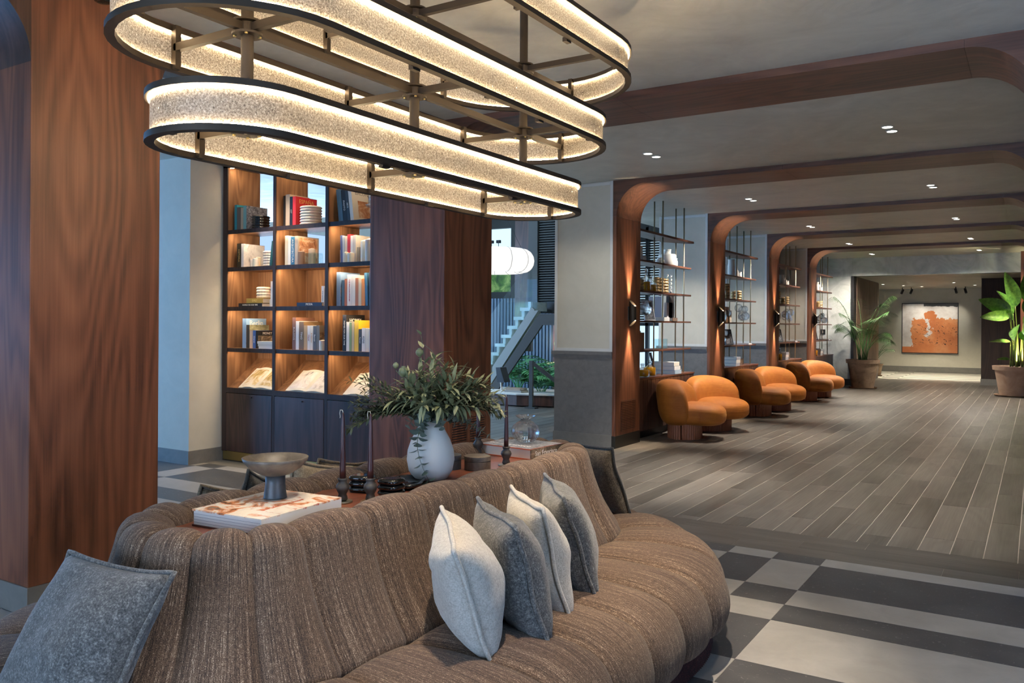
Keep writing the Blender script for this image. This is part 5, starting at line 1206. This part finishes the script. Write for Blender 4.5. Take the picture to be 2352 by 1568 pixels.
light('wall_lamp_light', 'POINT', (-8.8, 15.75, 1.05), 3, WARM, radius=.03)
# atrium plants
rg = random.Random(21)
def bush(label, loc, h, n):
    p = thing('atrium_plant', label, 'plant', loc, 0, 'plants behind the stairs')
    for k in range(n):
        az = k*2.4; L = h*rg.uniform(.6, 1.0); d = Vector((math.cos(az), math.sin(az), 0)); pts = [d*(L*.7*t**1.3)+Vector((0, 0, L*1.0*t-.35*L*t**3)) for t in (i/8 for i in range(9))]
        o = MB().tube(pts, .006, 5).build('stem', M['leaf_atrium'], p, world=False); mb = MB()
        for q in range(12):
            t = .35+.65*q/11; i = min(7, int(t*8)); c = pts[i].lerp(pts[i+1], t*8-i); tg = (pts[i+1]-pts[i]).normalized(); sd = tg.cross(Vector((0, 0, 1)));
            for s in (1, -1): leaf(mb, c, sd*s+tg*.6, Vector((0, 0, 1)), .24*h, .06*h, .3, 4)
        mb.build('fronds', M['leaf_atrium'], o, world=False, smooth=True)
bush('large fern like plant behind the low counter, left', (-8.9, 14.4, 0), 1.25, 15); bush('fern like plant behind the steel post', (-7.9, 13.6, 0), 1.05, 13); bush('leafy plant beside the pillar', (-7.05, 12.95, 0), 1.0, 13)
light('plant_grow_light', 'SPOT', (-8.3, 13.2, 2.0), 40, (.12, .85, .95), (-8.5, 14.2, .5), spot=80, blend=.8, radius=.05)
# windows of the atrium: daylight panes
sky = emit('daylight sky pane', (.55, .80, 1), .6)
wd = thing('window_1', 'upper window slot with pale sky above the ring lamp', 'window', (-11.9, 17.1, 3.15), kind='structure'); MB().box(-13, -10.75, 17.15, 17.17, 3.15, 3.75).build('pane', sky, wd)
wd2 = thing('window_2', 'lower window slot with tree foliage behind the stairs', 'window', (-11.9, 17.1, 2.2), kind='structure'); MB().box(-13, -10.75, 17.15, 17.17, 2.2, 2.75).build('pane', print_mat('foliage outside', [(.35, (.02, .05, .01)), (.5, (.12, .25, .03)), (.66, (.45, .55, .12))], 3.5), wd2)
for k in range(2):
    f = thing('floodlight', f'{["left", "right"][k]} small black floodlight seen against the upper window slot', 'floodlight', (-10.98+.2*k, 16.5, 3.15)); MB().box(-.05, .05, -.03, .03, .18, .25).build('head', M['black'], f, world=False); MB().tube([(0, 0, 0), (0, 0, .2)], .008, 6).build('rod', M['black'], f, world=False)
# louvred window behind the first shelving unit
bw_ = thing('window_3', 'window with black slatted blind behind the first shelving unit', 'window', (-6.4, 15.0, 0), kind='structure')
MB().box(-7.6, -6.06, 15.06, 15.08, .3, 3.05).build('pane', sky, bw_)
for x in (-7.6, -6.83, -6.36, -6.06): MB().box(x-.03, x+.03, 14.96, 15.05, .3, 3.3).build('mullion', M['black'], bw_)
MB().box(-7.6, -6.03, 14.96, 15.05, 3.05, 3.4).build('head_rail', M['stair_metal'], bw_); MB().box(-7.6, -6.03, 14.96, 15.05, 1.40, 1.46).build('mid_rail', M['black'], bw_)
me = MB().bar((-7.58, 15.0, 0), (-6.08, 15.0, 0), .05, .012, (0, .6, 1)).mesh('blind_slat'); me.materials.append(M['black'])
for k in range(34): newobj('blind_slat', me, None, bw_, Vector((6.4, -15.0, 1.48+.047*k)))
w = MB().box(-6.03, -4.9, 15.03, 15.1, 0, ZC).build('wall_niche', M['white_wall']); tag(w, 'white wall behind the shelving units', kind='structure')
# hall plant and light strip at the passage corner
hp = thing('hall_plant', 'green plant at the corner of the far hall', 'plant', (-3.95, 26.0, 0))
pot(hp, .14, .2, .35, M['terracotta'])
for k in range(9): frond(hp, (0, 0, .33), k*2.4, .6, .75+.1*(k % 3), .3, 14, .22)
# ---- black ceiling spot beside the front column
cs_ = thing('ceiling_spot', 'small black glass ceiling spot at the top of the front column', 'spotlight', (-3.88, 2.385, 3.05))
MB().lathe([(.030, -.085), (.042, -.080), (.045, -.03), (.030, 0)], 20).build('housing', M['blackgloss'], cs_, world=False, smooth=True)
MB().lathe([(.028, -.086), (.0, -.088)], 20).build('lens', M['glass_box'], cs_, world=False)
